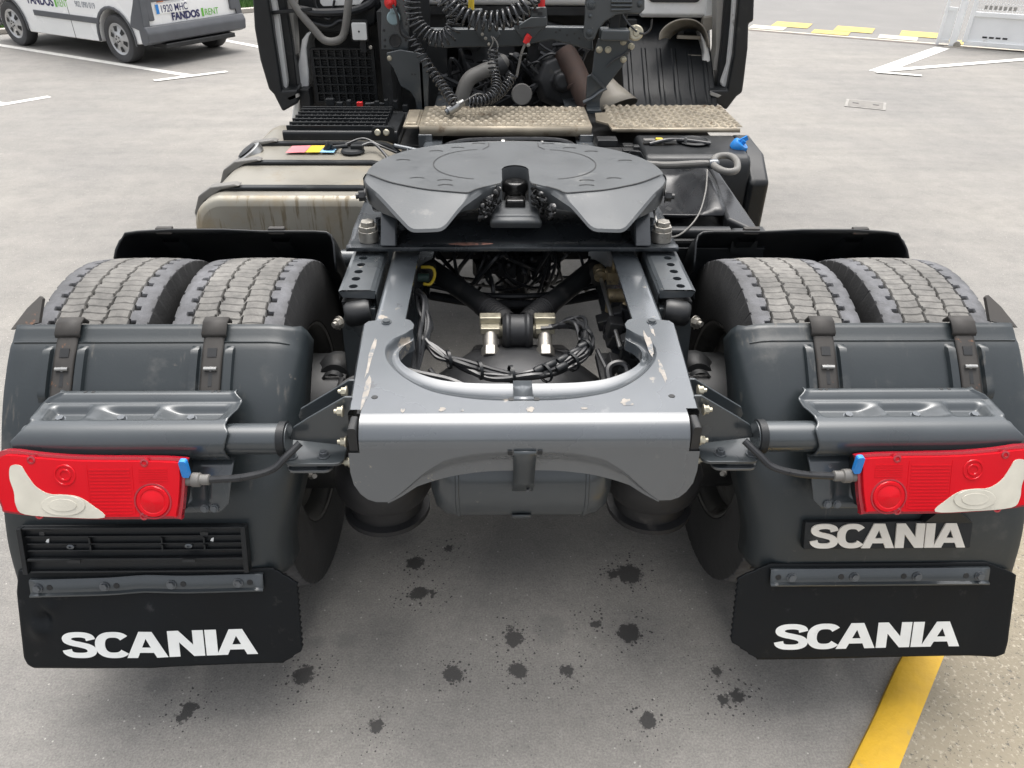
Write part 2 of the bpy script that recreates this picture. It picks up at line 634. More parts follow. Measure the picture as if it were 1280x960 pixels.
OUTER = mat('street_asphalt', (.185, .18, .172), .85, var=.12, vs=1.2, bump=.4, bs=200, dirt=[((.24, .235, .22), 2.2, .6, .75, .85)])


def sheet(name, pts, z, m):
    return struct(MB().add([(p[0], p[1], z) for p in pts], [tuple(range(len(pts)))]).obj(name, m, smooth=False))


def line(name, a, b, w, z=.004, m=None):
    a, b = Vector((a[0], a[1])), Vector((b[0], b[1]))
    d = (b - a).normalized()
    n = Vector((-d.y, d.x)) * w / 2
    return sheet(name, [a + n, a - n, b - n, b + n], z, m or LINE)


line('parking_line', (-7.948,9.945,0), (-3.659,7.381,0), .11)
line('parking_line', (-3.971,7.089,0), (-3.299,7.619,0), .10, .008)
line('parking_line', (-5.369,5.592,0), (-4.776,6.307,0), .10)
line('parking_line', (-5.804,6.325,0), (-5.07,5.952,0), .10, .008)
line('parking_line', (-4.278,10.068,0), (-3.27,9.24,0), .10)
line('road_marking', (4.691,7.803,0), (6.384,9.529,0), .20)
line('road_marking', (4.794,7.854,0), (7.91,8.956,0), .13, .008)
line('road_marking', (4.66,7.753,0), (5.136,7.551,0), .09, .012)
line('road_marking', (6.474,9.663,0), (7.95,9.016,0), .07, .004, WFADE)
# street beyond the gate track, then the faded checker along it
T0, T1 = Vector((4.05,11.04,0)), Vector((6.508,9.73,0))
td = (T1 - T0).normalized()
tn = Vector((-td.y, td.x, 0))
if tn.y < 0:
    tn = -tn
sheet('street', [T0 - td * 14 + tn * .12, T1 + td * 12 + tn * .12, T1 + td * 12 + tn * 30, T0 - td * 14 + tn * 30], .004, OUTER)
sheet('gate_track', [T0 - td * 14 - tn * .05, T1 + td * 12 - tn * .05, T1 + td * 12 + tn * .04, T0 - td * 14 + tn * .04], .004, mat('rusty_track', (.15, .125, .11), .7, .2, var=.3, vs=5))
sheet('pavement_strip', [T0 - td * 14 + tn * .04, T1 + td * 12 + tn * .04, T1 + td * 12 + tn * .14, T0 - td * 14 + tn * .14], .007, WFADE)
for i in range(7):
    a = T0 + td * (-2.06 + .98 * i) + tn * .16
    sheet('crossing_marking', [a + td * .28 + tn * .42, a + td * .86 + tn * .42, a + td * .86 + tn * 1.0, a + td * .28 + tn * 1.0], .012, YFADE)
    sheet('crossing_marking', [a, a + td * .55, a + td * .55 + tn * .40, a + tn * .40], .012, YFADE if i % 2 else WFADE)
# painted kerb and pavement on the right
K0, K1 = Vector((.80, -1.10, 0)), Vector((1.845, .124, 0))
kd = (K1 - K0).normalized()
kn = Vector((kd.y, -kd.x, 0))
mb = MB()
rows = []
for i in range(78):
    p = K0 + kd * (-.35 + i * .1)
    e = .006 * noise.noise((i * .37, 0, 0))
    rows.append([p + kn * e, p + kn * (e + .004) + Vector((0, 0, .022)), p + kn * .02 + Vector((0, 0, .028)),
                 p + kn * .07 + Vector((0, 0, .029 + .002 * noise.noise((i * .8, 3, 0)))), p + kn * .098 + Vector((0, 0, .027))])
struct(mb.grid(rows).obj('painted_kerb', YLINE))
a, b = K0 - kd * .35 + kn * .095, K0 + kd * 7.4 + kn * .095
sheet('pavement', [a, b, b + kn * 2.6, a + kn * 2.6], .0265, PAVE)
# drain cover flush in the yard
dc = thing('drain_cover', 'small square iron drain cover set in the asphalt right of the truck', 'drain cover', (3.84, 6.09, 0), R(-25))
CAST = mat('cast_iron_worn', (.19, .18, .165), .7, .3, var=.2, vs=20)
MB().box((0, 0, .005), (.34, .30, .008)).obj('cover_plate', CAST, dc, bev=.002)
fr = MB()
for (cx, cy, sx, sy) in ((0, .165, .40, .03), (0, -.165, .40, .03), (.185, 0, .03, .30), (-.185, 0, .03, .30)):
    fr.box((cx, cy, .004), (sx - .002, sy, .006))
fr.obj('cover_frame', mat('cover_frame_concrete', (.27, .26, .24), .8, var=.2, vs=12), dc)
for k in (-1, 1):
    MB().box((k * .1, 0, .010), (.06, .02, .004)).obj('lifting_slot', DARK, dc)


# ---------------------------------------------------------------- lettering
def strip_letter(path, tx, tz, sub=7):
    p = cat([Vector((a, b, 0)) for a, b in path], sub)
    q = []
    for i in range(len(p)):
        t = (p[min(i + 1, len(p) - 1)] - p[max(i - 1, 0)]).normalized()
        w = tz + (tx - tz) * abs(t.y) ** 1.5
        n = Vector((-t.y, t.x, 0)) * w / 2
        q.append((p[i] + n, p[i] - n))
    return [[a[0], a[1], b[1], b[0]] for a, b in zip(q, q[1:])]


def brand_polys():
    """the six heavy letters, height 1; returns convex-ish polygons and total width"""
    V2 = lambda pts, o: [Vector((x + o, y, 0)) for x, y in pts]
    out = []
    Sp = [(.80, .70), (.755, .82), (.62, .885), (.45, .90), (.27, .875), (.16, .79), (.17, .66), (.30, .575), (.50, .515), (.70, .44), (.80, .33), (.78, .19), (.65, .115), (.47, .10), (.28, .12), (.16, .20), (.125, .31)]
    out += strip_letter(Sp, .26, .20, 5)
    o = .90
    Cp = []
    for i in range(25):
        t = R(38 + 284 * i / 24)
        c, s_ = math.cos(t), math.sin(t)
        Cp.append((o + .50 + .36 * math.copysign(abs(c) ** .8, c), .5 + .395 * math.copysign(abs(s_) ** .85, s_)))
    out += strip_letter(Cp, .27, .21, 2)
    o = 1.74
    A = lambda o: [V2([(0, 0), (.29, 0), (.36, .2), (.43, .40), (.55, .74), (.55, 1), (.37, 1)], o), V2([(.55, 1), (.55, .74), (.67, .40), (.74, .2), (.81, 0), (1.1, 0), (.73, 1)], o), V2([(.36, .2), (.74, .2), (.67, .40), (.43, .40)], o)]
    out += A(o)
    o = 2.87
    out += [V2([(0, 0), (.29, 0), (.29, .56), (.29, 1), (0, 1)], o), V2([(.29, .56), (.66, 0), (.66, .44), (.29, 1)], o), V2([(.66, 0), (.95, 0), (.95, 1), (.66, 1), (.66, .44)], o)]
    o = 3.86
    out += [V2([(0, 0), (.31, 0), (.31, 1), (0, 1)], o)]
    out += A(4.14)
    return out, 5.24


def lettering(name, x0, z0, w, h, yf, th, m, parent, shear=0):
    polys, tw = brand_polys()
    mb = MB()
    for p in polys:
        q = []
        for v in p:
            x = x0 + v.x / tw * w
            z = z0 + v.y * h + shear * (v.x / tw)
            q.append((x, yf(x, z), z))
        mb.ext(q, (0, -th, 0))
    return mb.obj(name, m, parent, smooth=False)


# ================================================================ the truck
truck = thing('tractor_truck', 'dark grey tractor unit seen from behind with bare fifth wheel and black mudflaps', 'truck')

# ---- rear wheels
AX = -.20


def tyre_mesh():
    Rr = .5
    FR = (0, .012, .022, .19, .40, .62, .83)
    NA = 126 * len(FR)
    prof = []          # (x, r, tread weight)
    half = .150
    side = [(.118, .300), (.136, .312), (.146, .345), (.152, .39), (.153, .425), (.150, .455)]
    top = []
    for i in range(77):
        x = -half + .008 + (2 * half - .016) * i / 76
        ax_ = abs(x)
        r = Rr - .9 * max(0, ax_ - .02) ** 2 * .5 - .6 * max(0, ax_ - .128) ** 1.5
        top.append((x, r))
    verts, faces = [], []
    cols = [(-a, b, 0) for a, b in side] + [(x, r, 1) for x, r in top] + [(a, b, 0) for a, b in reversed(side)]
    n = len(cols)
    pitch = 2 * math.pi / 126
    for j in range(NA):
        t0 = pitch * (j // len(FR) + FR[j % len(FR)])
        for (x, r, w) in cols:
            t = t0
            if w and abs(x) < .135:      # the angle follows the wavy sipes so that they stay thin
                t = t0 + (.0045 * math.sin(x * 75) + (0 if x > .032 else (.021 if x > -.032 else .009))) * smooth01(.125, .098, abs(x))
            c, s_ = math.cos(t), math.sin(t)
            if w:
                d = 0
                zz = .0030 * math.sin(t * 63) + .0012 * math.sin(t * 126 + 1)
                for k, (gx, gw, gd) in enumerate(((-.092, .0018, .010), (-.032, .0024, .012), (.032, .0024, .012), (.092, .0018, .010))):
                    e = abs(x - gx - zz * (1 if k in (0, 2) else -1) * (.7 if k in (0, 3) else 1))
                    if e < gw:
                        d = max(d, gd)
                a = abs(x)
                if a < .092:
                    if j % len(FR) in (0, 1):
                        d = max(d, .0026)
                if a > .118:                  # notched shoulder
                    ph = (t + (.02 if x > 0 else 0)) % (2 * pitch)
                    if ph < .017 and a > .139:
                        d = max(d, .006)
                if .096 < a < .112:
                    ph = (t + .03) % (2 * pitch)
                    if ph < .020:
                        d = max(d, .009)
                r = r - d + .0012 * noise.noise((x * 40, t * 20, 1))
            elif abs(x) > .15:
                r = r
            verts.append((x, r * c, r * s_))
    for j in range(NA):
        a, b = j * n, ((j + 1) % NA) * n
        for k in range(n - 1):
            faces.append((a + k, a + k + 1, b + k + 1, b + k))
    me = bpy.data.meshes.new('tyre')
    me.from_pydata(verts, [], faces)
    me.polygons.foreach_set('use_smooth', [True] * len(faces))
    me.set_sharp_from_angle(angle=R(28))
    return me


TY = mat('tyre_rubber', (.026, .026, .026), .75, var=.2, vs=12, bump=.25, bs=150)
nt = TY.node_tree
bs_ = nt.nodes['Principled BSDF']
# dusty grey where the tread meets the road, darker on the sidewalls and in the grooves: follows the rubber's radius
tc = nt.nodes.new('ShaderNodeTexCoord')
sx = nt.nodes.new('ShaderNodeSeparateXYZ')
nt.links.new(tc.outputs['Object'], sx.inputs[0])


def mth(op, a, b=None):
    x = nt.nodes.new('ShaderNodeMath')
    x.operation = op
    for i, q in enumerate((a, b)):
        if q is None:
            continue
        if isinstance(q, (int, float)):
            x.inputs[i].default_value = q
        else:
            nt.links.new(q, x.inputs[i])
    return x.outputs[0]


rad = mth('SQRT', mth('ADD', mth('MULTIPLY', sx.outputs['Y'], sx.outputs['Y']), mth('MULTIPLY', sx.outputs['Z'], sx.outputs['Z'])))
nzz = nt.nodes.new('ShaderNodeTexNoise')
nzz.inputs['Scale'].default_value = 30
nzz.inputs['Detail'].default_value = 7
nzz.inputs['Roughness'].default_value = .7
nt.links.new(tc.outputs['Object'], nzz.inputs['Vector'])
mk = nt.nodes.new('ShaderNodeMapRange')
mk.inputs['From Min'].default_value = .4885
mk.inputs['From Max'].default_value = .4955
nt.links.new(rad, mk.inputs['Value'])
mk2 = nt.nodes.new('ShaderNodeMapRange')
mk2.inputs['From Min'].default_value = .25
mk2.inputs['From Max'].default_value = .58
mk2.inputs['To Min'].default_value = .5
nt.links.new(nzz.outputs['Fac'], mk2.inputs['Value'])
f_ = mth('MULTIPLY', mk.outputs['Result'], mk2.outputs['Result'])
mx = nt.nodes.new('ShaderNodeMixRGB')
nt.links.new(f_, mx.inputs['Fac'])
old = bs_.inputs['Base Color'].links[0].from_socket
nt.links.new(old, mx.inputs['Color1'])
# the shoulders are bluish grey, the middle ribs brownish grey
axx = mth('ABSOLUTE', sx.outputs['X'])
shm = nt.nodes.new('ShaderNodeMapRange')
shm.inputs['From Min'].default_value = .088
shm.inputs['From Max'].default_value = .096
nt.links.new(axx, shm.inputs['Value'])
cm_ = nt.nodes.new('ShaderNodeMixRGB')
cm_.inputs['Color1'].default_value = (.185, .178, .164, 1)
cm_.inputs['Color2'].default_value = (.135, .137, .146, 1)
nt.links.new(shm.outputs['Result'], cm_.inputs['Fac'])
oi = nt.nodes.new('ShaderNodeObjectInfo')
rnd = nt.nodes.new('ShaderNodeMapRange')
rnd.inputs['To Min'].default_value = .82
rnd.inputs['To Max'].default_value = 1.12
nt.links.new(oi.outputs['Random'], rnd.inputs['Value'])
big = nt.nodes.new('ShaderNodeTexNoise')
big.inputs['Scale'].default_value = 6
big.inputs['Detail'].default_value = 8
big.inputs['Roughness'].default_value = .7
nt.links.new(tc.outputs['Object'], big.inputs['Vector'])
bm_r = nt.nodes.new('ShaderNodeMapRange')
bm_r.inputs['From Min'].default_value = .38
bm_r.inputs['From Max'].default_value = .60
bm_r.inputs['To Min'].default_value = .55
bm_r.inputs['To Max'].default_value = 1.08
nt.links.new(big.outputs['Fac'], bm_r.inputs['Value'])
vm = nt.nodes.new('ShaderNodeVectorMath')
vm.operation = 'SCALE'
nt.links.new(cm_.outputs['Color'], vm.inputs[0])
nt.links.new(mth('MULTIPLY', rnd.outputs['Result'], bm_r.outputs['Result']), vm.inputs['Scale'])
nt.links.new(vm.outputs[0], mx.inputs['Color2'])
nt.links.new(mx.outputs['Color'], bs_.inputs['Base Color'])

tm = tyre_mesh()
tm.materials.append(TY)


def rim(sgn):
    mb = MB()
    mb.lathe([(.300, -.130), (.308, -.134), (.296, -.118), (.285, -.10), (.278, 0), (.285, .10), (.296, .118), (.308, .134), (.300, .130)], (0, 0, 0), (1, 0, 0), 40)
    h = sgn * .075
    mb.lathe([(.279, h), (.20, h + sgn * .02), (.16, h + sgn * .02), (.14, h), (.085, h), (.08, h + sgn * .05), (.0, h + sgn * .055)], (0, 0, 0), (1, 0, 0), 40)
    return mb


RIMM = mat('dull_rim', (.11, .11, .105), .55, .5, var=.2, vs=9, dirt=[((.05, .045, .04), 8, .5, .7, .8)])
for side in (-1, 1):
    for k, cx in enumerate((.7475, 1.0925)):
        w = thing('rear_wheel', '', '')
        del w['label'], w['category']
        w.parent = truck
        w.location = (side * cx, AX, .5)
        t = bpy.data.objects.new('tyre', tm)
        C.objects.link(t)
        t.parent = w
        t.rotation_euler = (random.random() * 6, 0, 0)
        rim(side * (1 if k else -1)).obj('rim', RIMM, w)

# ---- axle, drums, differential
mb = MB()
mb.lathe([(.0, -.62), (.085, -.62), (.085, -.36), (.10, -.30), (.16, -.22), (.215, -.14), (.235, -.05), (.235, .05), (.215, .14), (.16, .22), (.10, .30), (.085, .36), (.085, .62), (0, .62)], (0, AX, .5), (1, 0, 0), 28)
mb.obj('rear_axle', ENG, truck)
mb = MB()
mb.ext([(-0.166,-0.16,0.629), (-0.136,-0.1,0.699), (0.166,-0.1,0.698), (0.222,-0.16,0.627)], (0, .18, -.09))
mb.obj('axle_bracket', ENG, truck, bev=.012)
mb = MB()
mb.lathe([(.0, -.33), (.05, -.33), (.06, -.28), (.10, -.22), (.17, -.16), (.19, -.05), (.19, 0)], (0, AX, .5), (0, -1, 0), 28)
mb.obj('differential_cover', ENG, truck)
for s in (-1, 1):
    mb = MB()
    mb.lathe([(.08, 0), (.205, 0), (.21, .02), (.21, .17), (.19, .19), (.10, .19)], (s * .50, AX, .5), (s, 0, 0), 36)
    mb.obj('brake_drum', DARK, truck)
    mb = MB()
    a, b = Vector((s * .47, AX + .05, .72)), Vector((s * .47, AX - .12, .66))
    mb.lathe([(0, 0), (.055, 0), (.062, .02), (.062, .06), (.05, .08), (.045, .10), (0, .105)], (s * .535, AX + .05, .66), (0, -.8, .2), 20)
    for k in range(4):
        mb.lathe([(.03, k * .012), (.036, k * .012 + .004), (.03, k * .012 + .01)], (s * .535, AX - .03, .675), (0, -.8, .2), 16)
    mb.obj('brake_chamber', DARK, truck)
    MB().tube([(s * .5, AX - .1, .72), (s * .52, AX - .22, .66), (s * .55, AX - .30, .56)], .009, 8, sm=6).obj('brake_hose', RUB, truck)
    MB().tube([(s * .60, AX - .20, .5), (s * .575, AX - .30, .53), (s * .545, AX - .36, .58)], .007, 6, sm=6).obj('wear_cable', PIPE, truck)

# ---- frame rails
for s in (-1, 1):
    prof = []
    for i in range(5):
        t = R(90 - 90 * i / 4)
        prof.append((.367 + .018 * math.cos(t), .922 + .018 * math.sin(t)))
    prof += [(.385, .67), (.300, .67), (.300, .679), (.376, .679), (.376, .931), (.300, .931), (.300, .940)]
    rail = MB().prism([(s * x, z) for x, z in prof], 'y', -.40, 3.3).obj('frame_rail', TOPW, truck, ang=30)
    # perforated bracket outboard of the rail
    holes = MB()
    y0, y1, n = -.205, .085, 6
    xa, xb = .397, .500
    zt = .952
    cxh = .462
    step = (y1 - y0) / n
    def cell(ya, yb, xa_, xb_, r):
        cx, cy = (xa_ + xb_) / 2, (ya + yb) / 2
        sq, ci = [], []
        for i in range(16):
            t = 2 * math.pi * i / 16
            c, s_ = math.cos(t), math.sin(t)
            k = min((xb_ - xa_) / 2 / max(abs(c), 1e-6), (yb - ya) / 2 / max(abs(s_), 1e-6))
            sq.append((s * (cx + c * k), cy + s_ * k, zt))
            ci.append((s * (cx + c * r), cy + s_ * r, zt))
        # corners pulled out so that the cells meet
        for i in (2, 6, 10, 14):
            sq[i] = (s * (xb_ if i in (2, 14) else xa_), yb if i in (2, 6) else ya, zt)
        low = [(x, y, z - .012) for x, y, z in ci]
        holes.add(sq + ci + low, [(i, (i + 1) % 16, 16 + (i + 1) % 16, 16 + i) for i in range(16)] + [(16 + i, 16 + (i + 1) % 16, 32 + (i + 1) % 16, 32 + i) for i in range(16)])
    for i in range(n):
        cell(y0 + step * i, y0 + step * (i + 1), cxh - .028, cxh + .028, .0125)
    holes.add([(s * (cxh - .028), y0, zt), (s * (cxh - .028), y1, zt), (s * .412, y1, zt), (s * .412, y0, zt)], [(0, 1, 2, 3)])
    pa = [(.412, zt), (.402, zt - .004), (.397, zt - .014), (.396, .75)]
    for (a, b), (c, d) in zip(pa, pa[1:]):
        holes.add([(s * a, y0, b), (s * a, y1, b), (s * c, y1, d), (s * c, y0, d)], [(0, 1, 2, 3)])
    holes.add([(s * (cxh + .028), y0, zt), (s * (cxh + .028), y1, zt), (s * xb, y1, zt - .004), (s * xb, y0, zt - .004)], [(0, 1, 2, 3)])
    holes.add([(s * xb, y0, zt - .004), (s * xb, y1, zt - .004), (s * xb, y1, zt - .03), (s * xb, y0, zt - .03)], [(0, 1, 2, 3)])
    holes.add([(s * .397, y0, zt - .002), (s * xb, y0, zt - .005), (s * (xb - .01), y0 - .002, zt - .022), (s * .400, y0 - .002, zt - .026)], [(0, 1, 2, 3)])
    hb = holes.obj('perforated_bracket', CH, truck, ang=30)
    MB().box((s * .455, (y0 + y1) / 2, .90), (.085, .27, .02)).obj('inner_plate', DARK, hb)
    # air-spring / damper bracket below it
    mb = MB()
    mb.ext([(s * .40, -.215, .90), (s * .485, -.215, .895), (s * .50, -.222, .85), (s * .495, -.26, .72), (s * .45, -.30, .58), (s * .41, -.30, .58)], (0, .10, 0))
    br = mb.obj('spring_bracket', CH2, truck, bev=.006)
    mb = MB().lathe([(0, 0), (.030, 0), (.035, .01), (.035, .06), (.028, .07), (0, .07)], (s * .412, -.232, .900), (s, -.15, -.1), 20)
    mb.obj('bushing', DARK, br)
    MB().hexbolt((s * .494, -.262, .882), (s * .5, -.85, .15), .013, .014, .014).obj('bolt', ZINC, br)
    mb = MB().hexbolt((s * .500, -.245, .862), (s * .9, -.4, 0), .010, .010, .008)
    mb.obj('bolt', ZINC, br)
    mb = MB().cyl((s * .455, -.16, .86), (s * .455, -.05, .25), .035)
    mb.cyl((s * .455, -.13, .70), (s * .455, -.06, .30), .045)
    mb.obj('damper', DARK, truck)
    # air springs under the rail end
    mb = MB()
    o = Vector((s * .366, -.53, .130))
    mb.lathe([(0, .62), (.112, .62), (.118, .60), (.118, .57), (.105, .555), (.105, .50), (.120, .48), (.131, .45), (.131, .41), (.120, .385), (.10, .375), (.10, .33), (.118, .325), (.118, .31), (.04, .30), (0, .30)], o, (0, 0, 1), 36)
    bl = mb.obj('air_spring', RUB, truck)
    MB().lathe([(.0, .70), (.10, .70), (.10, .62), (0, .62)], o, (0, 0, 1), 30).obj('piston', DARK, bl)

# ---- rear crossmember
ZT = .948
def half_to_full(h):
    return [Vector((-p[0], p[1], p[2])) for p in reversed(h[1:])] + [Vector(p) for p in h]   # h runs centre -> right
Ch = cat([(0, -.642, 0), (.08, -.641, 0), (.144, -.636, 0), (.20, -.622, 0), (.256, -.588, 0), (.292, -.545, 0), (.302, -.50, 0), (.290, -.462, 0), (.272, -.44, 0), (.272, -.42, 0)], 5)
Eh = cat([(0, -.744, 0), (.08, -.741, 0), (.150, -.727, 0), (.215, -.70, 0), (.275, -.646, 0), (.318, -.58, 0), (.332, -.52, 0), (.322, -.475, 0), (.295, -.446, 0), (.274, -.418, 0)], 5)
Cf, Ef = half_to_full(Ch), half_to_full(Eh)
mb = MB()
rows = []
for k in range(9):
    f = k / 8
    rows.append([Vector((e.x + (c.x - e.x) * f, e.y + (c.y - e.y) * f, ZT - .026 * smooth01(.0, .55, f) + .004 * smooth01(.75, 1, f))) for e, c in zip(Ef, Cf)])
mb.grid(rows)
lip = rows[-1]
mb.grid([lip, [p + Vector((0, 0, -.006)) for p in lip], [p + Vector((0, 0, -.03)) for p in lip]])
WB, YB = .352, -.790          # half width of the bend, where the bend starts
hook = [(.274, -.418), (.273, -.395), (.284, -.374), (.300, -.364), (.33, -.366), (.365, -.372), (.392, -.378), (.400, -.392)]
outer = hook + [(.389, -.58), (.376, -.775), (WB, -.775), (WB, YB)]
full = [(x, y, ZT) for x, y in outer] + [(-x, y, ZT) for x, y in reversed(outer)]
full += [(p.x, p.y, ZT) for p in Ef[1:-1]]
mb.add(full, [tuple(range(len(full)))])
rb = .054
prev = []
for k in range(9):
    t = R(90 * k / 8)
    prev.append([(x, YB - rb * math.sin(t), ZT - rb + rb * math.cos(t)) for x in (-WB, -.2, 0, .2, WB)])
mb.grid(prev)
# side flange folded down along each arm
for s in (-1, 1):
    pts = [(x, y) for x, y in outer[6:10]]
    g = []
    for (dx, dz) in ((0, 0), (.004, -.004), (.007, -.012), (.007, -.10)):
        g.append([(s * (x + dx), y, ZT + dz) for x, y in pts])
    mb.grid(g)
    # front lips of the arm
    g = [[(s * x, y, ZT + dz) for x, y in hook[:7]] for dz in (0, -.006)]
    mb.grid(g)
# rear face with the arch
YR = YB - rb
ZB = ZT - rb
half = [(WB, ZB), (WB, .884), (.376, .884), (.378, .83), (.374, .795), (.362, .768), (.348, .752), (.33, .744), (.304, .7435)]
cre = cat([(.304, .7435, 0), (.272, .772, 0), (.222, .824, 0), (.19, .850, 0), (.165, .865, 0), (.098, .881, 0), (0, .886, 0)], 5)
cr = [(p.x, p.y) for p in cre]
cb_ = cat([(.304, .739, 0), (.27, .752, 0), (.22, .775, 0), (.185, .788, 0), (.147, .799, 0), (.08, .809, 0), (0, .812, 0)], 5)
cb2 = [(p.x, p.y) for p in cb_]
face = half + cr[1:] + [(-x, z) for x, z in reversed(cr[:-1])][0:] + [(-x, z) for x, z in reversed(half[:-1])]
mb.add([(x, YR, z) for x, z in face], [tuple(range(len(face)))])
full_c = cr + [(-x, z) for x, z in reversed(cr[:-1])]
full_b = cb2 + [(-x, z) for x, z in reversed(cb2[:-1])]
rows = []
for k in range(9):
    f = k / 8
    rows.append([(a[0] + (b[0] - a[0]) * f, YR + .026 * smooth01(0, .6, f) * min(1, max(0, (a[1] - .7435) / .06)), a[1] + (b[1] - a[1]) * f) for a, b in zip(full_c, full_b)])
mb.grid(rows)
mb.grid([rows[-1], [(x, y + .012, z + .004) for x, y, z in rows[-1]]])
# return edge of the lower corners
ed = half[2:]
for s in (-1, 1):
    mb.grid([[(s * x, YR, z) for x, z in ed], [(s * x, YR + .008, z) for x, z in ed], [(s * (x - .002), YR + .05, z) for x, z in ed]])
cm = mb.obj('rear_crossmember', TOPW, truck, ang=30, wn_=True)
for s in (-1, 1):
    m2 = MB().rbox((s * .3645, -.818, .912), (.018, .045, .066), .006, 'y')
    m2.obj('corner_slot', DARK, cm)
    MB().lathe([(0, .0012), (.0065, .0012), (.0075, 0)], (s * .33, -.728, ZT), (0, 0, 1), 16).obj('hole', DARK, cm)
    MB().hexbolt((s * .345, -.385, ZT), (0, 0, 1), .010, .004).obj('bolt', CH, cm)
BARE = mat('bare_primer', (.27, .245, .215), .55, var=.2, vs=40, dirt=[((.13, .14, .15), 45, .5, .6, .4)])


def patch(x, y, w, h, seed, par):
    pr = random.Random(seed)
    n_ = 14
    pts = []
    for i in range(n_):
        t = 2 * math.pi * i / n_
        q = pr.uniform(.6, 1.15)
        pts.append((x + w * math.cos(t) * q, y + h * math.sin(t) * q, ZT + .0006))
    MB().add(pts, [tuple(range(n_))]).obj('bare_patch', BARE, par, smooth=False)


for i, (x, y, w, h) in enumerate(((-.352, -.70, .007, .075), (-.362, -.55, .006, .10), (.318, -.50, .008, .07), (.328, -.62, .007, .05), (-.262, -.778, .005, .012), (-.178, -.776, .008, .008), (.012, -.776, .009, .012), (.225, -.752, .016, .018), (.13, -.774, .008, .005), (-.135, -.779, .004, .006), (.338, -.43, .005, .03))):
    patch(x, y, w, h, i, cm)
# notched centre strap across the lip
mb = MB()
for dx in (-.028, .028):
    mb.rbox((dx, -.738, ZT - .002), (.012, .012, .006), .003, 'z')
mb.obj('notch', DARK, cm)
mb = MB()
mb.grid([[(x, y, z) for x in (-.022, .022)] for (y, z) in ((-.742, ZT + .001), (-.72, ZT - .004), (-.70, ZT - .018), (-.66, ZT - .021), (-.638, ZT - .018), (-.632, ZT - .04))])
mb.obj('centre_strap', TOPW, cm, solid=.004)

# ---- air tank behind it
mb = MB()
mb.lathe([(0, -.225), (.06, -.222), (.095, -.210), (.115, -.185), (.12, -.16), (.12, .16), (.115, .185), (.095, .210), (.06, .222), (0, .225)], (0, -.635, .670), (1, 0, 0), 40)
at_ = mb.obj('air_tank', CH2, truck)
mb = MB()
for x in (-.155, .155):
    mb = MB()
    mb.lathe([(.1185, -.006), (.1225, -.003), (.1225, .003), (.1185, .006)], (x, -.635, .670), (1, 0, 0), 40)
    mb.obj('weld_seam', CH2, at_)
mb = MB()
rows = []
for i in range(17):
    t = R(200 - 230 * i / 16 + 60)
    rows.append([(x, -.635 - .126 * math.cos(t), .670 - .126 * math.sin(t)) for x in (-.024, .024)])
mb.grid(rows)
mb.obj('tank_strap', CH2, at_, solid=.004)
mb = MB()
mb.grid([[(x, y, z) for x in (-.024, .024)] for (y, z) in ((YR - .003, .889), (YR - .004, .880), (YR + .014, .84), (YR + .034, .77), (-.757, .70))])
mb.obj('strap_hanger', CH2, at_, solid=.005)
m2 = MB()
for dx in (-.032, .032):
    m2.box((dx, YR - .001, .884), (.010, .006, .010))
m2.obj('notch', DARK, at_)
MB().hexbolt((0.012, -.765, .72), (0, -1, 0), .007, .008, .01).obj('bolt', BOLT, at_)

# ---- mudguards
GP = cat([(0, -.475, .992), (0, -.515, .962), (0, -.56, .923), (0, -.620, .86), (0, -.683, .775), (0, -.733, .69), (0, -.772, .58), (0, -.800, .455)], 8)
GL = [0]
for a, b in zip(GP, GP[1:]):
    GL.append(GL[-1] + (b - a).length)


def gpt(d):
    """point and outward normal at distance d down the rear mudguard"""
    d = max(0, min(GL[-1] - 1e-6, d))
    i = max(k for k in range(len(GL) - 1) if GL[k] <= d)
    f = (d - GL[i]) / (GL[i + 1] - GL[i])
    p = GP[i].lerp(GP[i + 1], f)
    t = (GP[min(i + 2, len(GP) - 1)] - GP[max(0, i - 1)]).normalized()
    return p, Vector((0, t.z, -t.y)) if True else None


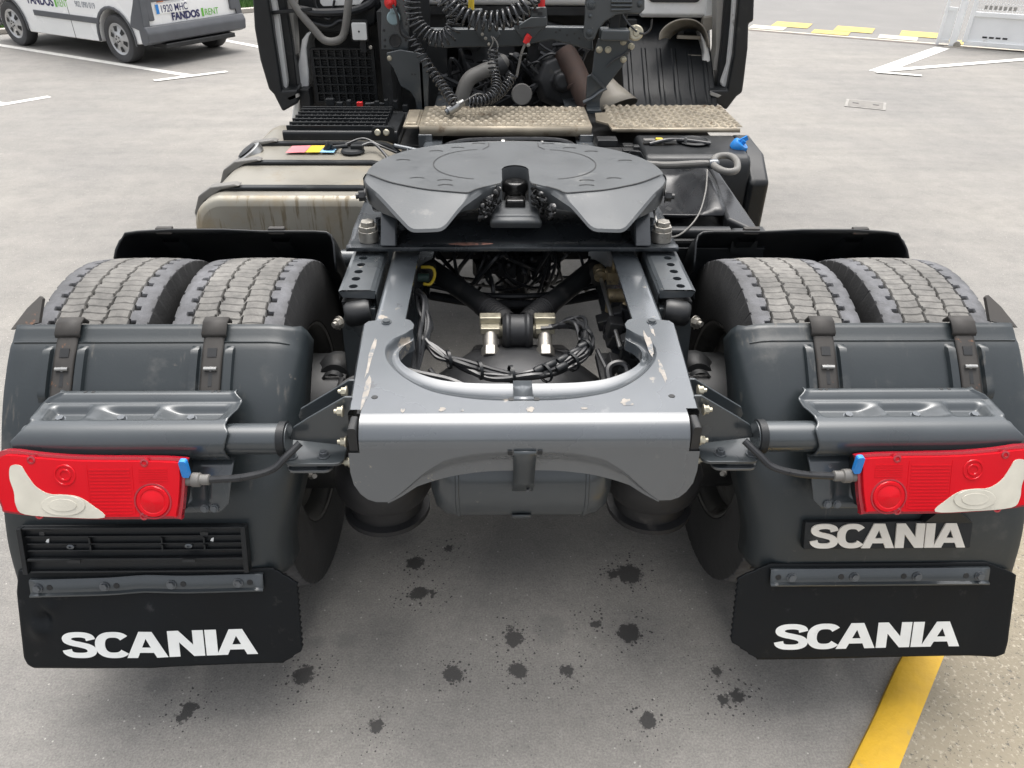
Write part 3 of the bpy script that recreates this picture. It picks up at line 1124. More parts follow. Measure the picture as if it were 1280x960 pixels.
CS = [(1.220, .060), (1.229, .040), (1.230, .012), (1.227, .003), (1.220, .0005), (1.20, 0), (1.0, 0), (.85, 0), (.70, 0), (.615, 0), (.59, .004), (.565, .016), (.548, .035), (.540, .06), (.537, .12)]
for s in (-1, 1):
    rows = []
    N = 46
    for i in range(N + 1):
        d = GL[-1] * i / N
        p, n = gpt(d)
        low = smooth01(.35, .6, d)
        crease = .004 if d > .047 else 0
        r = []
        for x, ins in CS:
            xx = x + (.045 * low * (1 if x < .62 else 0)) + .012 * low * (x > 1.1)
            q = p + n * (crease * smooth01(.047, .052, d) - ins)
            r.append((s * xx, q.y, q.z + (.012 * (1 - smooth01(0, .05, d)) if x < .56 else 0)))
        rows.append(r)
    mg = MB().grid(rows).obj('mudguard', GUARD, truck, ang=40, solid=.006)
    # pale moulded line just under the upper edge
    ln = MB()
    for off, h in ((.049, .0028),):
        rr = []
        for dd, hh in ((off - .003, 0), (off, h), (off + .003, 0)):
            p, n = gpt(dd)
            rr.append([(s * x, (p + n * (.006 + hh - ins * 1.0)).y, (p + n * (.006 + hh - ins)).z) for x, ins in CS[4:12]])
        ln.grid(rr)
    ln.obj('moulded_edge', GUARD, mg)
    # little upstanding ear on the outer corner
    e = MB()
    e.ext([(s * 1.240, -.485, .985), (s * 1.222, -.425, 1.012), (s * 1.200, -.395, 1.030), (s * 1.192, -.400, 1.026), (s * 1.190, -.45, .985)], (0, .010, -.006))
    e.obj('corner_ear', RUST, mg)
    for cx in (.742, 1.092):
        # raised ribs both sides of the strap
        for dx in (-.041, .041):
            rr = []
            for i in range(15):
                d = .052 + .150 * i / 14
                p, n = gpt(d)
                e_ = min(1, i / 2, (14 - i) / 2)
                rr.append([Vector((s * (cx + dx + w), 0, 0)) + Vector((0, p.y, p.z)) + n * (.002 + h * e_) for w, h in ((-.013, 0), (-.009, .016), (.009, .016), (.013, 0))])
            MB().grid(rr).obj('rib', GUARD, mg, ang=50)
        # retaining strap with its clamp, slot and pin
        rr = []
        for i in range(20):
            d = -.0 + .215 * i / 19
            p, n = gpt(d)
            rr.append([Vector((s * (cx + w), p.y, p.z)) + n * (.010 if abs(w) < .02 else .008) for w in (-.024, -.018, .018, .024)])
        st = MB().grid(rr).obj('strap', RUST, mg, solid=.005)
        rr = []
        for d, h in ((-.001, -.012), (-.001, .012), (.004, .018), (.032, .017), (.037, .010)):
            p, n = gpt(max(0, d))
            off = Vector((0, .012, .006)) if d < 0 else Vector((0, 0, 0))
            rr.append([Vector((s * (cx + w), p.y, p.z)) + n * h + off for w in (-.029, .029)])
        MB().grid(rr).obj('strap_clamp', RUST, st, solid=.006)
        p, n = gpt(.118)
        q = Vector((s * cx, p.y, p.z))
        t = Vector((0, n.z, -n.y))
        MB().cyl(q + n * .016 - Vector((.015, 0, 0)), q + n * .016 + Vector((.015, 0, 0)), .005, n=10).cyl(q + n * .004, q + n * .016, .006, n=10).obj('pin', STEEL, st)
        MB().bar(q + n * .0115 + t * -.010, q + n * .0115 + t * -.042, .009, .002, up=n).obj('slot', DARK, st)
        MB().bar(q + n * .0125 + t * .052, q + n * .0125 + t * .030, .022, .002, up=n).obj('slot', DARK, st)

    # ---- stamped lamp bracket wrapped round the mudguard tube
    prof = [(-.624, .896), (-.636, .897), (-.646, .890), (-.654, .882), (-.68, .884), (-.712, .8885)]
    for i in range(13):
        t = R(98 - 200 * i / 12)
        prof.append((-.745 - .0445 * math.sin(R(90) - t) if False else -.745 + .0445 * math.cos(R(180) - t) * 1.0, .847 + .0445 * math.sin(t)))
    prof = prof[:6] + [(-.745 - .0445 * math.cos(R(a)), .847 + .0445 * math.sin(R(a))) for a in range(95, -75, -14)] + [(-.775, .795), (-.800, .772), (-.812, .74), (-.826, .70)]
    fine = []
    for (a, b), (c, d) in zip(prof, prof[1:]):
        m_ = max(1, int(math.hypot(c - a, d - b) / .004))
        fine += [(a + (c - a) * k / m_, b + (d - b) * k / m_) for k in range(m_)]
    fine.append(prof[-1])
    NX = 100
    rows = []
    for j, (y, z) in enumerate(fine):
        front = y > -.735 and z > .87
        xi = lerpt([(.69, .70), (.72, .668), (.76, .66), (.80, .655), (.85, .662), (.885, .652), (.895, .668), (.91, .682)], z)
        if z > .80:
            xo = lerpt([(.80, 1.105), (.87, 1.125), (.89, 1.10), (.902, 1.06), (.91, 1.045)], z)
        else:
            xo = lerpt([(.69, 1.02), (.73, 1.06), (.80, 1.10)], z)
        r = []
        for i in range(NX + 1):
            f = i / NX
            x = xi + (xo - xi) * f
            h = 0
            if front and -.735 < y < -.652:
                v = (-.652 - y) / .083
                for (a, b, c) in ((.05, .20, .42), (.40, .55, .74), (.74, .82, .955)):
                    m_ = smooth01(a, a + .03, f) * (1 - smooth01(c - .14 if c < .9 else c - .04, c, f)) * smooth01(.10, .35, v) * (1 - smooth01(.84, .97, v))
                    h = max(h, m_)
            if z < .79:
                m_ = smooth01(.10, .14, f) * (1 - smooth01(.22, .26, f)) * smooth01(.715, .722, z) * (1 - smooth01(.765, .778, z))
                r.append((s * x, y + .010 * m_, z))
            else:
                edge = .004 * (1 - smooth01(0, .03, f)) + .004 * smooth01(.97, 1, f)
                r.append((s * x, y, z - .018 * h + (edge if front else 0)))
        rows.append(r)
    lb = MB().grid(rows).obj('lamp_bracket', CH2, truck, ang=50, solid=.004)
    for (a, c, b0) in ((.07, .33, .72), (.43, .66, .9), (.77, .93, 1)):
        xm0, xm1 = .66 + .46 * a, .66 + .46 * c
        MB().box((s * (xm0 + xm1) / 2, -.722, .8775), (xm1 - xm0, .016, .006)).obj('pocket_step', CH2, lb, bev=.002)
        MB().hexbolt((s * (xm0 * .45 + xm1 * .55), -.700, .868), (0, -.1, 1), .009, .007).obj('bolt', BOLT, lb)
        MB().lathe([(0, .001), (.006, .001), (.007, 0)], (s * (xm0 * .8 + xm1 * .2), -.700, .868), (0, 0, 1), 14).obj('hole', DARK, lb)
    for f in (.06, .10, .87, .92):
        MB().lathe([(0, .001), (.004, .001), (.0045, 0)], (s * (.69 + .36 * f), -.630, .8985), (0, 0, 1), 12).obj('hole', DARK, lb)
    for dx in (0, .022):
        MB().hexbolt((s * (.70 + dx), -.826, .712), (0, -.93, .35), .007, .004).obj('bolt', BOLT, lb)
    # tube and its clamp on the frame
    tb = MB().cyl((s * .53, -.745, .847), (s * 1.112, -.745, .847), .0355, n=28).obj('mudguard_tube', CH2, truck)
    MB().lathe([(.036, 0), (.040, .002), (.040, .018), (.036, .02)], (s * .532, -.745, .847), (s, 0, 0), 28).obj('collar', BLKP, tb)
    fx = lambda pts: [(s * x, y, z) for x, y, z in pts]
    mb = MB()
    mb.ext(fx([(0.378,-0.735,0.953), (0.395,-0.735,0.953), (0.485,-0.735,0.895), (0.52,-0.735,0.87), (0.532,-0.735,0.836), (0.405,-0.735,0.818)]), (0, .007, 0))
    tc_ = mb.obj('tube_clamp', CH2, truck, bev=.002)
    mb = MB()
    mb.ext(fx([(0.379,-0.655,0.945), (0.399,-0.655,0.945), (0.521,-0.655,0.865), (0.529,-0.655,0.844), (0.52,-0.655,0.816), (0.404,-0.655,0.817)]), (0, .007, 0))
    mb.obj('rear_gusset', CH2, tc_, bev=.002)
    mb = MB().rbox((s * .475, -.745, .800), (.135, .075, .008), .02, 'z')
    mb.obj('flange', CH2, tc_, bev=.002)
    mb = MB().rbox((s * .488, -.75, .778), (.105, .06, .008), .018, 'z')
    mb.rbox((s * .50, -.765, .789), (.06, .01, .014), .003, 'z')
    mb.obj('flange', CH, tc_, bev=.002)
    for (bx, by) in ((.455, -.755), (.527, -.757)):
        MB().hexbolt((s * bx, by, .804), (0, 0, 1), .010, .010, .006).obj('bolt', BOLT, tc_)
        mb = MB().hexbolt((s * bx, by, .774), (0, 0, -1), .010, .008)
        mb.obj('bolt', BOLT, tc_)
    for p in ((0.387,-0.69,0.938), (0.382,-0.75,0.926), (0.397,-0.76,0.849), (0.405,-0.75,0.783)):
        MB().hexbolt((s * .398, p[1], p[2]), (s, 0, 0), .0095, .010, .010).obj('bolt', GOLD, tc_)
    MB().box((s * .475, -.70, .80), (.13, .13, .006)).obj('gusset_web', CH2, tc_)

    # ---- tail light
    ol = [(.775, -.066), (.752, -.058), (.737, .050), (.752, .070), (.95, .0745), (1.04, .081), (1.10, .089), (1.135, .083), (1.15, .03), (1.14, -.035), (1.12, -.052), (.97, -.0655)]
    ol = [(q.x, q.y) for q in cat([(a, b, 0) for a, b in ol], 5, True)]
    cx_, cz_ = .945, .006
    sc = lambda k, kz: [(s * (cx_ + (x - cx_) * k), cz_ + (z - cz_) * kz) for x, z in ol]
    tl = MB().prism(sc(1, 1), 'y', .0075, .024).obj('tail_light', REDD, truck, bev=.006)
    MB().prism(sc(.955, .88), 'y', .0245, .070).obj('lamp_housing', BLKP, tl, bev=.004)
    MB().prism(sc(.957, .89), 'y', 0, .007).obj('lens', RED, tl, bev=.004)
    wp = [(.915, -.0595), (.938, -.032), (.968, -.012), (1.0, -.007), (1.03, -.005), (1.056, .012), (1.073, .040), (1.083, .058), (1.104, .057), (1.109, .03), (1.103, 0), (1.102, -.03), (1.085, -.051), (1.0, -.0585)]
    wp = [(q.x, q.y) for q in cat([(a, b, 0) for a, b in wp], 4, True)]
    MB().prism([(s * x, z) for x, z in wp], 'y', -.002, -.0002).obj('clear_lens', LENSW, tl)
    el = [(s * (1.0 + .047 * math.cos(R(a))), -.031 + .0235 * math.sin(R(a))) for a in range(0, 360, 12)]
    MB().prism(el, 'y', -.004, -.0022).obj('reversing_lens', LENSW, tl, bev=.0012)
    MB().prism([(s * (1.0 + .030 * math.cos(R(a))), -.030 + .014 * math.sin(R(a))) for a in range(0, 360, 12)], 'y', -.0052, -.0042).obj('reversing_reflector', STEEL if False else LENSW, tl, bev=.0008)
    MB().lathe([(.036, 0), (.034, .003), (.028, .003), (.026, .0015), (.016, .0045), (0, .006)], (s * .808, 0, -.024), (0, -1, 0), 32).obj('round_lens', RED, tl)
    MB().lathe([(.041, .0002), (.0405, .0012), (.037, .0012)], (s * .808, 0, -.024), (0, -1, 0), 32).obj('lens_ring', REDD, tl)
    for (xa, za, n_, w_, dz, h_) in ((.803, .022, 6, .062, .0052, .002), (.897, -.052, 14, .088, .0076, .0026)):
        for i in range(n_):
            MB().box((s * xa, -.0003, za + dz * i), (w_, .0012, h_)).obj('lens_ridge', RED, tl, smooth=False)
    for (xa, w_) in ((.848, .002), (.944, .002)):
        MB().box((s * xa, -.0004, .004), (w_, .0010, .108)).obj('lens_divider', RED, tl, smooth=False)
    for r_ in (.024, .014):
        MB().lathe([(r_, .0002), (r_ - .001, .0016), (r_ - .004, .0016), (r_ - .005, .0002)], (s * .992, -.0002, .036), (0, -1, 0), 28).obj('lens_ring', RED, tl)
    for (x, z) in ((.82, .0625), (1.06, .070), (.83, -.0575), (1.055, -.0535)):
        MB().lathe([(.009, 0), (.009, .008), (.005, .0085), (.004, .006), (0, .006)], (s * x, .007, z), (0, -1, 0), 16).obj('screw', REDD, tl)
    tilt(tl, 1)
    MB().rbox((s * .735, -.836, .838), (.016, .012, .045), .005, 'y').obj('connector', BLUE, tl)
    mb = MB().lathe([(.0, 0), (.013, 0), (.0135, .012), (.016, .014), (.016, .030), (.012, .032), (.012, .050), (.008, .052), (0, .052)], (s * .742, -.83, .800), (-s, 0, 0), 14)
    mb.obj('plug', PIPE, tl)
    cp = [(s * .690, -.83, .800), (s * .62, -.825, .802), (s * .56, -.81, .81), (s * .53, -.79, .83), (s * .50, -.765, .85)]
    MB().tube(cp, .0085, 10, sm=8).obj('lamp_cable', CABLE, tl)

    # ---- mudflap with its clamping strip
    if s < 0:
        xl = lambda z: lerpt([(-.134, 1.228), (-.126, 1.243), (-.106, 1.250), (.07, 1.239), (.13, 1.226)], z)
        xr = lambda z: lerpt([(-.134, .606), (-.126, .591), (-.097, .553), (.089, .554), (.124, .604), (.13, .61)], z)
    else:
        xl = lambda z: lerpt([(-.134, 1.222), (-.124, 1.243), (-.09, 1.246), (.10, 1.237), (.122, 1.18), (.13, 1.16)], z)
        xr = lambda z: lerpt([(-.134, .606), (-.117, .581), (-.082, .533), (.092, .540), (.126, .61), (.13, .62)], z)

    def fy(x, z, s=s):
        y = 0
        if s < 0:
            # a crease running down from the strip and a pushed-in dent near the outer edge
            y -= .0025 * math.exp(-((x + .905 + (.08 - z) * .12) / .03) ** 2) * smooth01(.10, -.04, z)
            y += .013 * math.exp(-((x + 1.182) / .016) ** 2 - ((z + .004) / .022) ** 2)
            y -= .010 * math.exp(-((x + 1.20) / .022) ** 2 - ((z + .030) / .028) ** 2)
            y -= .006 * math.exp(-((x + 1.165) / .02) ** 2 - ((z - .03) / .02) ** 2)
            y += .005 * math.sin(x * 9 + 1) * smooth01(.1, -.12, z)
        else:
            y += .004 * math.sin(x * 7) * smooth01(.1, -.12, z)
            y -= .008 * smooth01(1.15, 1.25, abs(x))
        return y
    rows = []
    NZ, NX = 50, 130
    for j in range(NZ + 1):
        z = .13 - .264 * j / NZ
        r = []
        for i in range(NX + 1):
            f = i / NX
            a, b = xr(z), xl(z)
            if f < .04:
                a += .0022 * math.sin(j * 2.1)
            x = s * (a + (b - a) * f)
            r.append((x, fy(x, z), z - (.006 * f * smooth01(-.05, -.134, z) if s < 0 else 0)))
        rows.append(r)
    mf = MB().grid(rows).obj('mudflap', FLAP, truck, ang=60, solid=.008)
    if s < 0:
        mf['label'] = 'left mudflap, creased and dented near its outer edge'
        lettering('lettering', -1.147, -.1085, .482, .0715, lambda x, z: fy(x, z) - .0055, .0008, LETW, mf, .002)
    else:
        lettering('lettering', .643, -.106, .484, .0715, lambda x, z: fy(x, z) - .0042, .0008, LETW, mf, 0)
    tilt(mf, 2)
    sx0, sx1 = (-1.200, -.634) if s < 0 else (.618, 1.168)
    zc = lambda f_: (.0985 if s > 0 else .087 + .011 * f_)
    rows = []
    for i in range(25):
        x = sx0 + (sx1 - sx0) * i / 24
        k = .005 * math.exp(-((x + .92) / .06) ** 2) if s < 0 else 0
        zt = zc(i / 24) + .019 + k
        rows.append([(x, .004, zt + .002), (x, -.0095, zt), (x, -.0115, zt - .003), (x, -.0115, zt - .034), (x, -.0185, zt - .038), (x, -.018, zt - .041)])
    cs = MB().grid(rows).obj('clamping_strip', CH2, truck, solid=.003)
    for k in range(4):
        f = .035 + .93 * k / 3.25 if s < 0 else .095 + .93 * k / 3.25
        g = f + .05 if s < 0 else f - .06
        MB().hexbolt((sx0 + (sx1 - sx0) * f, -.013, zc(f)), (0, -1, 0), .009, .006).obj('bolt', BOLT, cs)
        MB().lathe([(0, .001), (.007, .001), (.0075, 0)], (sx0 + (sx1 - sx0) * g, -.013, zc(g)), (0, -1, 0), 14).obj('hole', DARK, cs)
    tilt(cs, 2)

# ---- number plate holder, left
ph = MB()
X0, X1, Z0, Z1, YH = -1.195, -.658, .462, .640, -.800
ph.box(((X0 + X1) / 2, YH + .012, (Z0 + Z1) / 2), (X1 - X0, .010, Z1 - Z0))
hold = ph.obj('plate_holder', BLKP, truck, bev=.003)
mb = MB()
for (z, h, d) in ((.636, .008, .014), (.602, .006, .008), (.574, .005, .008), (.548, .006, .008), (.517, .010, .014), (.467, .007, .010)):
    mb.box(((X0 + X1) / 2 + .004, YH + .006 - d / 2, z), (X1 - X0 - .02, d, h))
for x in (X0 + .006, X1 - .006):
    mb.box((x, YH - .001, (Z0 + Z1) / 2), (.012, .018, Z1 - Z0 - .002))
mb.obj('rail', BLKP, hold, bev=.0015)
mb = MB()
for (x, z) in ((-1.03, .588), (-.86, .588), (-.76, .588), (-1.03, .56), (-.86, .56), (-.76, .56)):
    mb.box((x, YH + .002, z), (.004, .012, .020))
mb.obj('divider', BLKP, hold)
for (x, z) in ((-1.08, .561), (-.80, .561)):
    MB().lathe([(.009, 0), (.009, .005), (.004, .006), (.004, .003), (0, .003)], (x, YH + .006, z), (0, -1, 0), 14).obj('screw', BOLT, hold)
for (x, z, w) in ((-1.065, .518, .03), (-.795, .518, .03), (-1.13, .625, .012), (-.752, .622, .018)):
    MB().box((x, YH - .0165, z), (w, .003, .011)).obj('slot', DARK, hold)
for (x, z) in ((-1.135, .588), (-.745, .588)):
    MB().ext([(x, YH + .0055, z), (x + .006, YH + .0055, z + .004), (x + .004, YH + .0055, z - .012), (x - .003, YH + .0055, z - .009)], (0, -.0015, 0)).obj('paint_fleck', LETW, hold)

tilt(hold, 4, -.800, .542, .67)

# ---- badge panel, right
bp = MB().box((.89, -.797, .572), (.411, .022, .092)).obj('badge_panel', BLKP, truck, bev=.003)
lettering('lettering', .697, .532, .382, .081, lambda x, z: -.8085, .004, LETB, bp)
tilt(bp, 3, -.812, .574, .77)
MB().ext([(0.973,-0.79,0.615), (0.995,-0.79,0.649), (1.05,-0.79,0.648), (1.093,-0.79,0.614)], (0, .02, 0)).obj('panel_tab', BLKP, bp)

# ---- front half mudguards, seen on their inner faces
FP = cat([(0, .105, 1.0), (0, .17, .945), (0, .235, .86), (0, .30, .73), (0, .335, .55), (0, .34, .40)], 6)
for s in (-1, 1):
    rows = []
    for i, p in enumerate(FP):
        t = (FP[min(i + 1, len(FP) - 1)] - FP[max(i - 1, 0)]).normalized()
        n = Vector((0, -t.z, t.y))
        n = n if n.y > 0 else -n
        r = []
        for x, ins in ((1.235, .11), (1.232, .07), (1.222, .035), (1.20, .012), (1.165, .002), (1.15, 0), (1.06, 0), (.90, 0), (.78, 0), (.72, 0), (.62, 0), (.585, .004), (.57, .02), (.562, .06), (.556, .16)):
            top = .0
            if i == 0:
                top = -.02 if x > 1.21 else (.006 if .8 < x < 1.15 else 0)
            q = p - n * ins * (.75 if i else .6)
            r.append((s * x, q.y, q.z + top))
        rows.append(r)
    fg = MB().grid(rows).obj('front_mudguard', BLKP, truck, ang=50, solid=.006)
    for cx in (.74, 1.085):
        rr = []
        for i in range(4, 22):
            p = FP[i]
            t = (FP[i + 1] - FP[i - 1]).normalized()
            n = Vector((0, t.z, -t.y))
            n = n if n.y < 0 else -n
            rr.append([Vector((s * (cx + w), p.y, p.z)) + n * h for w, h in ((-.032, .001), (-.026, .018), (.026, .018), (.032, .001))])
        MB().grid(rr).obj('strap_channel', BLKP, fg, ang=50)
        MB().box((s * cx, .118, .998), (.05, .02, .02)).obj('strap_end', RUST, fg, bev=.003)
    MB().tube([(s * .42, .35, .80), (s * .60, .35, .80)], .032, 20).obj('mudguard_tube', CH2, truck)

# ================================================================ fifth wheel
Z5 = 1.15
out = []
for i in range(29):
    t = R(90 - 90 * i / 28)
    c, s_ = math.cos(t), math.sin(t)
    out.append((.460 * c ** .86 if c > 1e-6 else 0, .20 + .355 * s_ ** .95 if s_ > 1e-6 else .20))
# crease from the outer side round to the slot
K = cat([(.460, .20, 0), (.435, .175, 0), (.38, .12, 0), (.32, .082, 0), (.26, .052, 0), (.20, .036, 0), (.155, .026, 0), (.138, .028, 0), (.118, .056, 0), (.064, .100, 0)], 4)
slot_in = [(.047, .112), (.042, .135), (.042, .245), (.034, .268), (.018, .282), (0, .287)]


def ramp(x, y, ky):
    return Z5 - .22 * max(0, ky - y)


Bd = [Vector(p) for p in ((.464, .190, 0), (.460, .165, 0), (.450, .140, 0), (.436, .118, 0), (.415, .088, 0), (.36, -.005, 0), (.318, -.075, 0), (.306, -.094, 0), (.296, -.105, 0), (.285, -.110, 0), (.25, -.112, 0), (.222, -.112, 0), (.210, -.108, 0), (.200, -.096, 0), (.170, -.040, 0), (.135, .020, 0), (.10, .072, 0), (.060, .098, 0))]
def resample(pts, n):
    L = [0]
    for a, b in zip(pts, pts[1:]):
        L.append(L[-1] + (b - a).length)
    o = []
    for i in range(n):
        d = L[-1] * i / (n - 1)
        k = max(j for j in range(len(L) - 1) if L[j] <= d + 1e-9)
        o.append(pts[k].lerp(pts[k + 1], (d - L[k]) / max(1e-9, L[k + 1] - L[k])))
    return o
nK = 64
Kr = resample(K, nK)
Br = resample(Bd, nK)
mbF = MB()
wear = []
for s in (-1, 1):
    rows = []
    for f in (0, .25, .5, .75, 1):
        rows.append([(s * (k.x + (b.x - k.x) * f), k.y + (b.y - k.y) * f, Z5 - .003 * (f > 0) - .33 * max(0, (k.y - (k.y + (b.y - k.y) * f)))) for k, b in zip(Kr, Br)])
    mbF.grid(rows)
    # skirt: outer edge of the ramp, chamfered, down
    e0 = [Vector(p) for p in rows[-1]]
    cen = Vector((s * .24, .06, 0))
    def inset(p, d):
        v = (cen - Vector((p.x, p.y, 0)))
        v.z = 0
        return p + v.normalized() * d
    sk = [e0, [p + Vector((0, 0, -.008)) + (Vector((p.x, p.y, 0)) - cen).normalized() * .006 for p in e0], [p + Vector((0, 0, -.008 - .052 * smooth01(-.09, .12, p.y))) for p in e0], [inset(p, .02) + Vector((0, 0, -.010 - .052 * smooth01(-.09, .12, p.y))) for p in e0]]
    mbF.grid(sk)
ful = [(x, y) for x, y in out]
# outer skirt of the disc
arc = [(-x, y) for x, y in reversed(out[1:])] + out
arc = [(-.464, .185)] + arc + [(.464, .185)]
mbF.grid([[(x, y, Z5) for x, y in arc], [(x * 1.012, .2 + (y - .2) * 1.014, Z5 - .010) for x, y in arc], [(x * 1.012, .2 + (y - .2) * 1.014, Z5 - .065) for x, y in arc], [(x * .93, .2 + (y - .2) * .93, Z5 - .07) for x, y in arc]])
# throat walls
th = [(.060, .098)] + slot_in
th = th + [(-x, y) for x, y in reversed(th[:-1])]
mbF.grid([[(x, y, Z5 - .003) for x, y in th], [(x, y, Z5 - .07) for x, y in th]])
fw = mbF.obj('fifth_wheel', FIFTH, truck, ang=32, wn_=True)
# flat wear plate (horseshoe) on top
hp = [(x, y) for x, y in out] + [(k.x, k.y) for k in Kr[1:]] + slot_in[:-1]
top = [(x, y, Z5 + .001) for x, y in hp] + [(0, .287, Z5 + .001)] + [(-x, y, Z5 + .001) for x, y in reversed(hp[1:])]
mb = MB()
mb.add(top, [tuple(range(len(top)))])
k2 = [(k.x, k.y) for k in Kr]
for s in (-1, 1):
    mb.grid([[(s * x, y, Z5 + .001) for x, y in k2], [(s * x * 1.001, y - .003, Z5 - .006) for x, y in k2]])
mb.obj('wear_plate', GRAPH, fw, ang=30, wn_=True)
# greased grooves of the wear plate
def groove(pts, w, name='groove'):
    a, b = [], []
    for i, p in enumerate(pts):
        t = (Vector(pts[min(i + 1, len(pts) - 1)]) - Vector(pts[max(i - 1, 0)]))
        n = Vector((-t.y, t.x)).normalized() * w / 2
        a.append((p[0] + n.x, p[1] + n.y, Z5 + .0022))
        b.append((p[0] - n.x, p[1] - n.y, Z5 + .0022))
    MB().grid([a, b]).obj(name, DARK, fw, smooth=False)
for s in (-1, 1):
    groove([Vector((s * x, y)) for x, y in k2[2:-4]], .005)
    groove([Vector((s * (.10 + .16 * math.sin(R(a))), .30 + .155 * math.cos(R(a)))) for a in range(8, 172, 6)], .0035)
    groove([Vector((s * .105, .455)), Vector((s * .085, .49)), Vector((s * .085, .535))], .003)
    for (x, y) in ((.30, .15), (.21, .085), (.215, .13), (.26, .43), (.19, .47), (.12, .52), (.36, .33)):
        groove([Vector((s * (x + .022 * math.cos(R(a))), y + .010 * math.sin(R(a)))) for a in range(10, 171, 20)], .005, 'grease_slot')
# locking jaws and grease in the throat
mb = MB()
mb.lathe([(0, 1.115), (.036, 1.115), (.040, 1.10), (.040, 1.02), (0, 1.02)], (0, .245, 0), (0, 0, 1), 20)
mb.box((0, .175, 1.068), (.062, .05, .03))
mb.obj('locking_jaw', GREASE, fw, bev=.008)
mb = MB()
for s in (-1, 1):
    for i in range(60):
        f = random.random()
        p = Vector((s * (.052 + .055 * f), .095 - .09 * f, 1.139 - .045 * random.random() - .02 * f))
        mb.lathe([(0, -.006), (.008, -.003), (.011, 0), (.006, .004), (0, .005)], p, (random.uniform(-1, 1), random.uniform(-1, 1), random.uniform(-.5, 1)), 8)
mb.obj('grease_lump', GREASE, fw, ang=80)
mb = MB()
mb.box((0, .155, 1.045), (.15, .14, .03))
mb.ext([(-.075, .088, 1.058), (.075, .088, 1.058), (.082, .065, 1.045), (-.082, .065, 1.045)], (0, .02, -.03))
mb.obj('throat_plate', FIFTH, fw, bev=.01)
mb = MB()
for s in (-1, 1):
    mb.ext([(s * .36, .36, 1.10), (s * .36, .12, 1.10), (s * .36, .02, .985), (s * .36, .46, .985)], (s * .05, 0, 0))
    mb.cyl((s * .30, .24, 1.06), (s * .455, .24, 1.06), .045, n=20)
mb.obj('pivot_bracket', BASEP, fw, bev=.006)
for s in (-1, 1):
    MB().hexbolt((s * .458, .135, 1.103), (s, -.2, 0), .016, .018, .012).obj('stop_bolt', DARK, fw)
# base plate with its dished rear lip
mb = MB()
rows = []
for (y, z) in ((.036, .964), (.038, .972), (.05, .973), (.075, .968), (.13, .968), (.17, .985), (.22, .99), (.70, .99), (.72, .975), (.74, .96)):
    rows.append([(x * (1 if y < .3 else 1), y, z if abs(x) < .36 or y < .10 else min(z, .976)) for x in (-.515, -.50, -.44, -.37, -.33, -.2, 0, .2, .33, .37, .44, .482, .497)])
mb.grid(rows)
bpl = mb.obj('base_plate', BASEP, fw, ang=50, solid=.012)
for s in (-1, 1):
    x = s * .452
    mb = MB().lathe([(0, 0), (.030, 0), (.030, .035), (.0, .035)], (x, .085, .978), (0, 0, 1), 20)
    mb.tube([(x, .085, 1.013), (x, .085, 1.028)], .030, 6)
    mb.tube([(x, .085, 1.028), (x, .085, 1.042)], .022, 6)
    mb.obj('nut', ZINC, bpl, bev=.002)
    MB().hexbolt((s * .43, .16, .985), (0, 0, 1), .018, .016, .02).obj('bolt', BASEP, bpl)
    MB().hexbolt((s * .36, .15, .992), (0, 0, 1), .014, .012, .01).obj('bolt', BASEP, bpl)
MB().ext([(-.205, .055, .9805), (-.16, .047, .9797), (-.10, .049, .9797), (-.07, .058, .9805), (-.12, .072, .9775), (-.18, .070, .9775)], (0, 0, -.002)).obj('bare_patch', mat('red_primer', (.33, .17, .13), .55, var=.3, vs=30, dirt=[((.06, .05, .05), 26, .5, .62, .5)]), bpl)
# release handle on the right
lp = [(0.735,0.62,1.05), (0.771,0.718,1.05), (0.823,0.729,1.05), (0.831,0.659,1.05), (0.8,0.555,1.05), (0.755,0.546,1.05)]
hd = MB().tube(lp, .0125, 12, closed=True, sm=5).obj('release_handle', PIPE, fw)
MB().tube([(0.738,0.63,1.05), (0.69,0.639,1.05), (0.54,0.586,1.06), (.40, .60, 1.07)], .011, 10, sm=3).obj('handle_bar', PIPE, hd)
MB().lathe([(.015, 0), (.018, .01), (.018, .03), (.014, .035)], (0.72,0.629,1.05), (1, 0, 0), 14).obj('handle_collar', BOLT, hd)
MB().tube([(0.708,0.595,1.04), (0.678,0.47,1), (0.62,0.316,0.97), (0.521,0.13,0.98), (0.448,0.056,1)], .0028, 6, sm=8).obj('release_cable', PIPE, fw)
MB().tube([(0.436,0.205,1.06), (0.432,0.133,1.05), (0.438,0.09,1.02)], .004, 6).obj('stay_wire', STEEL, fw)

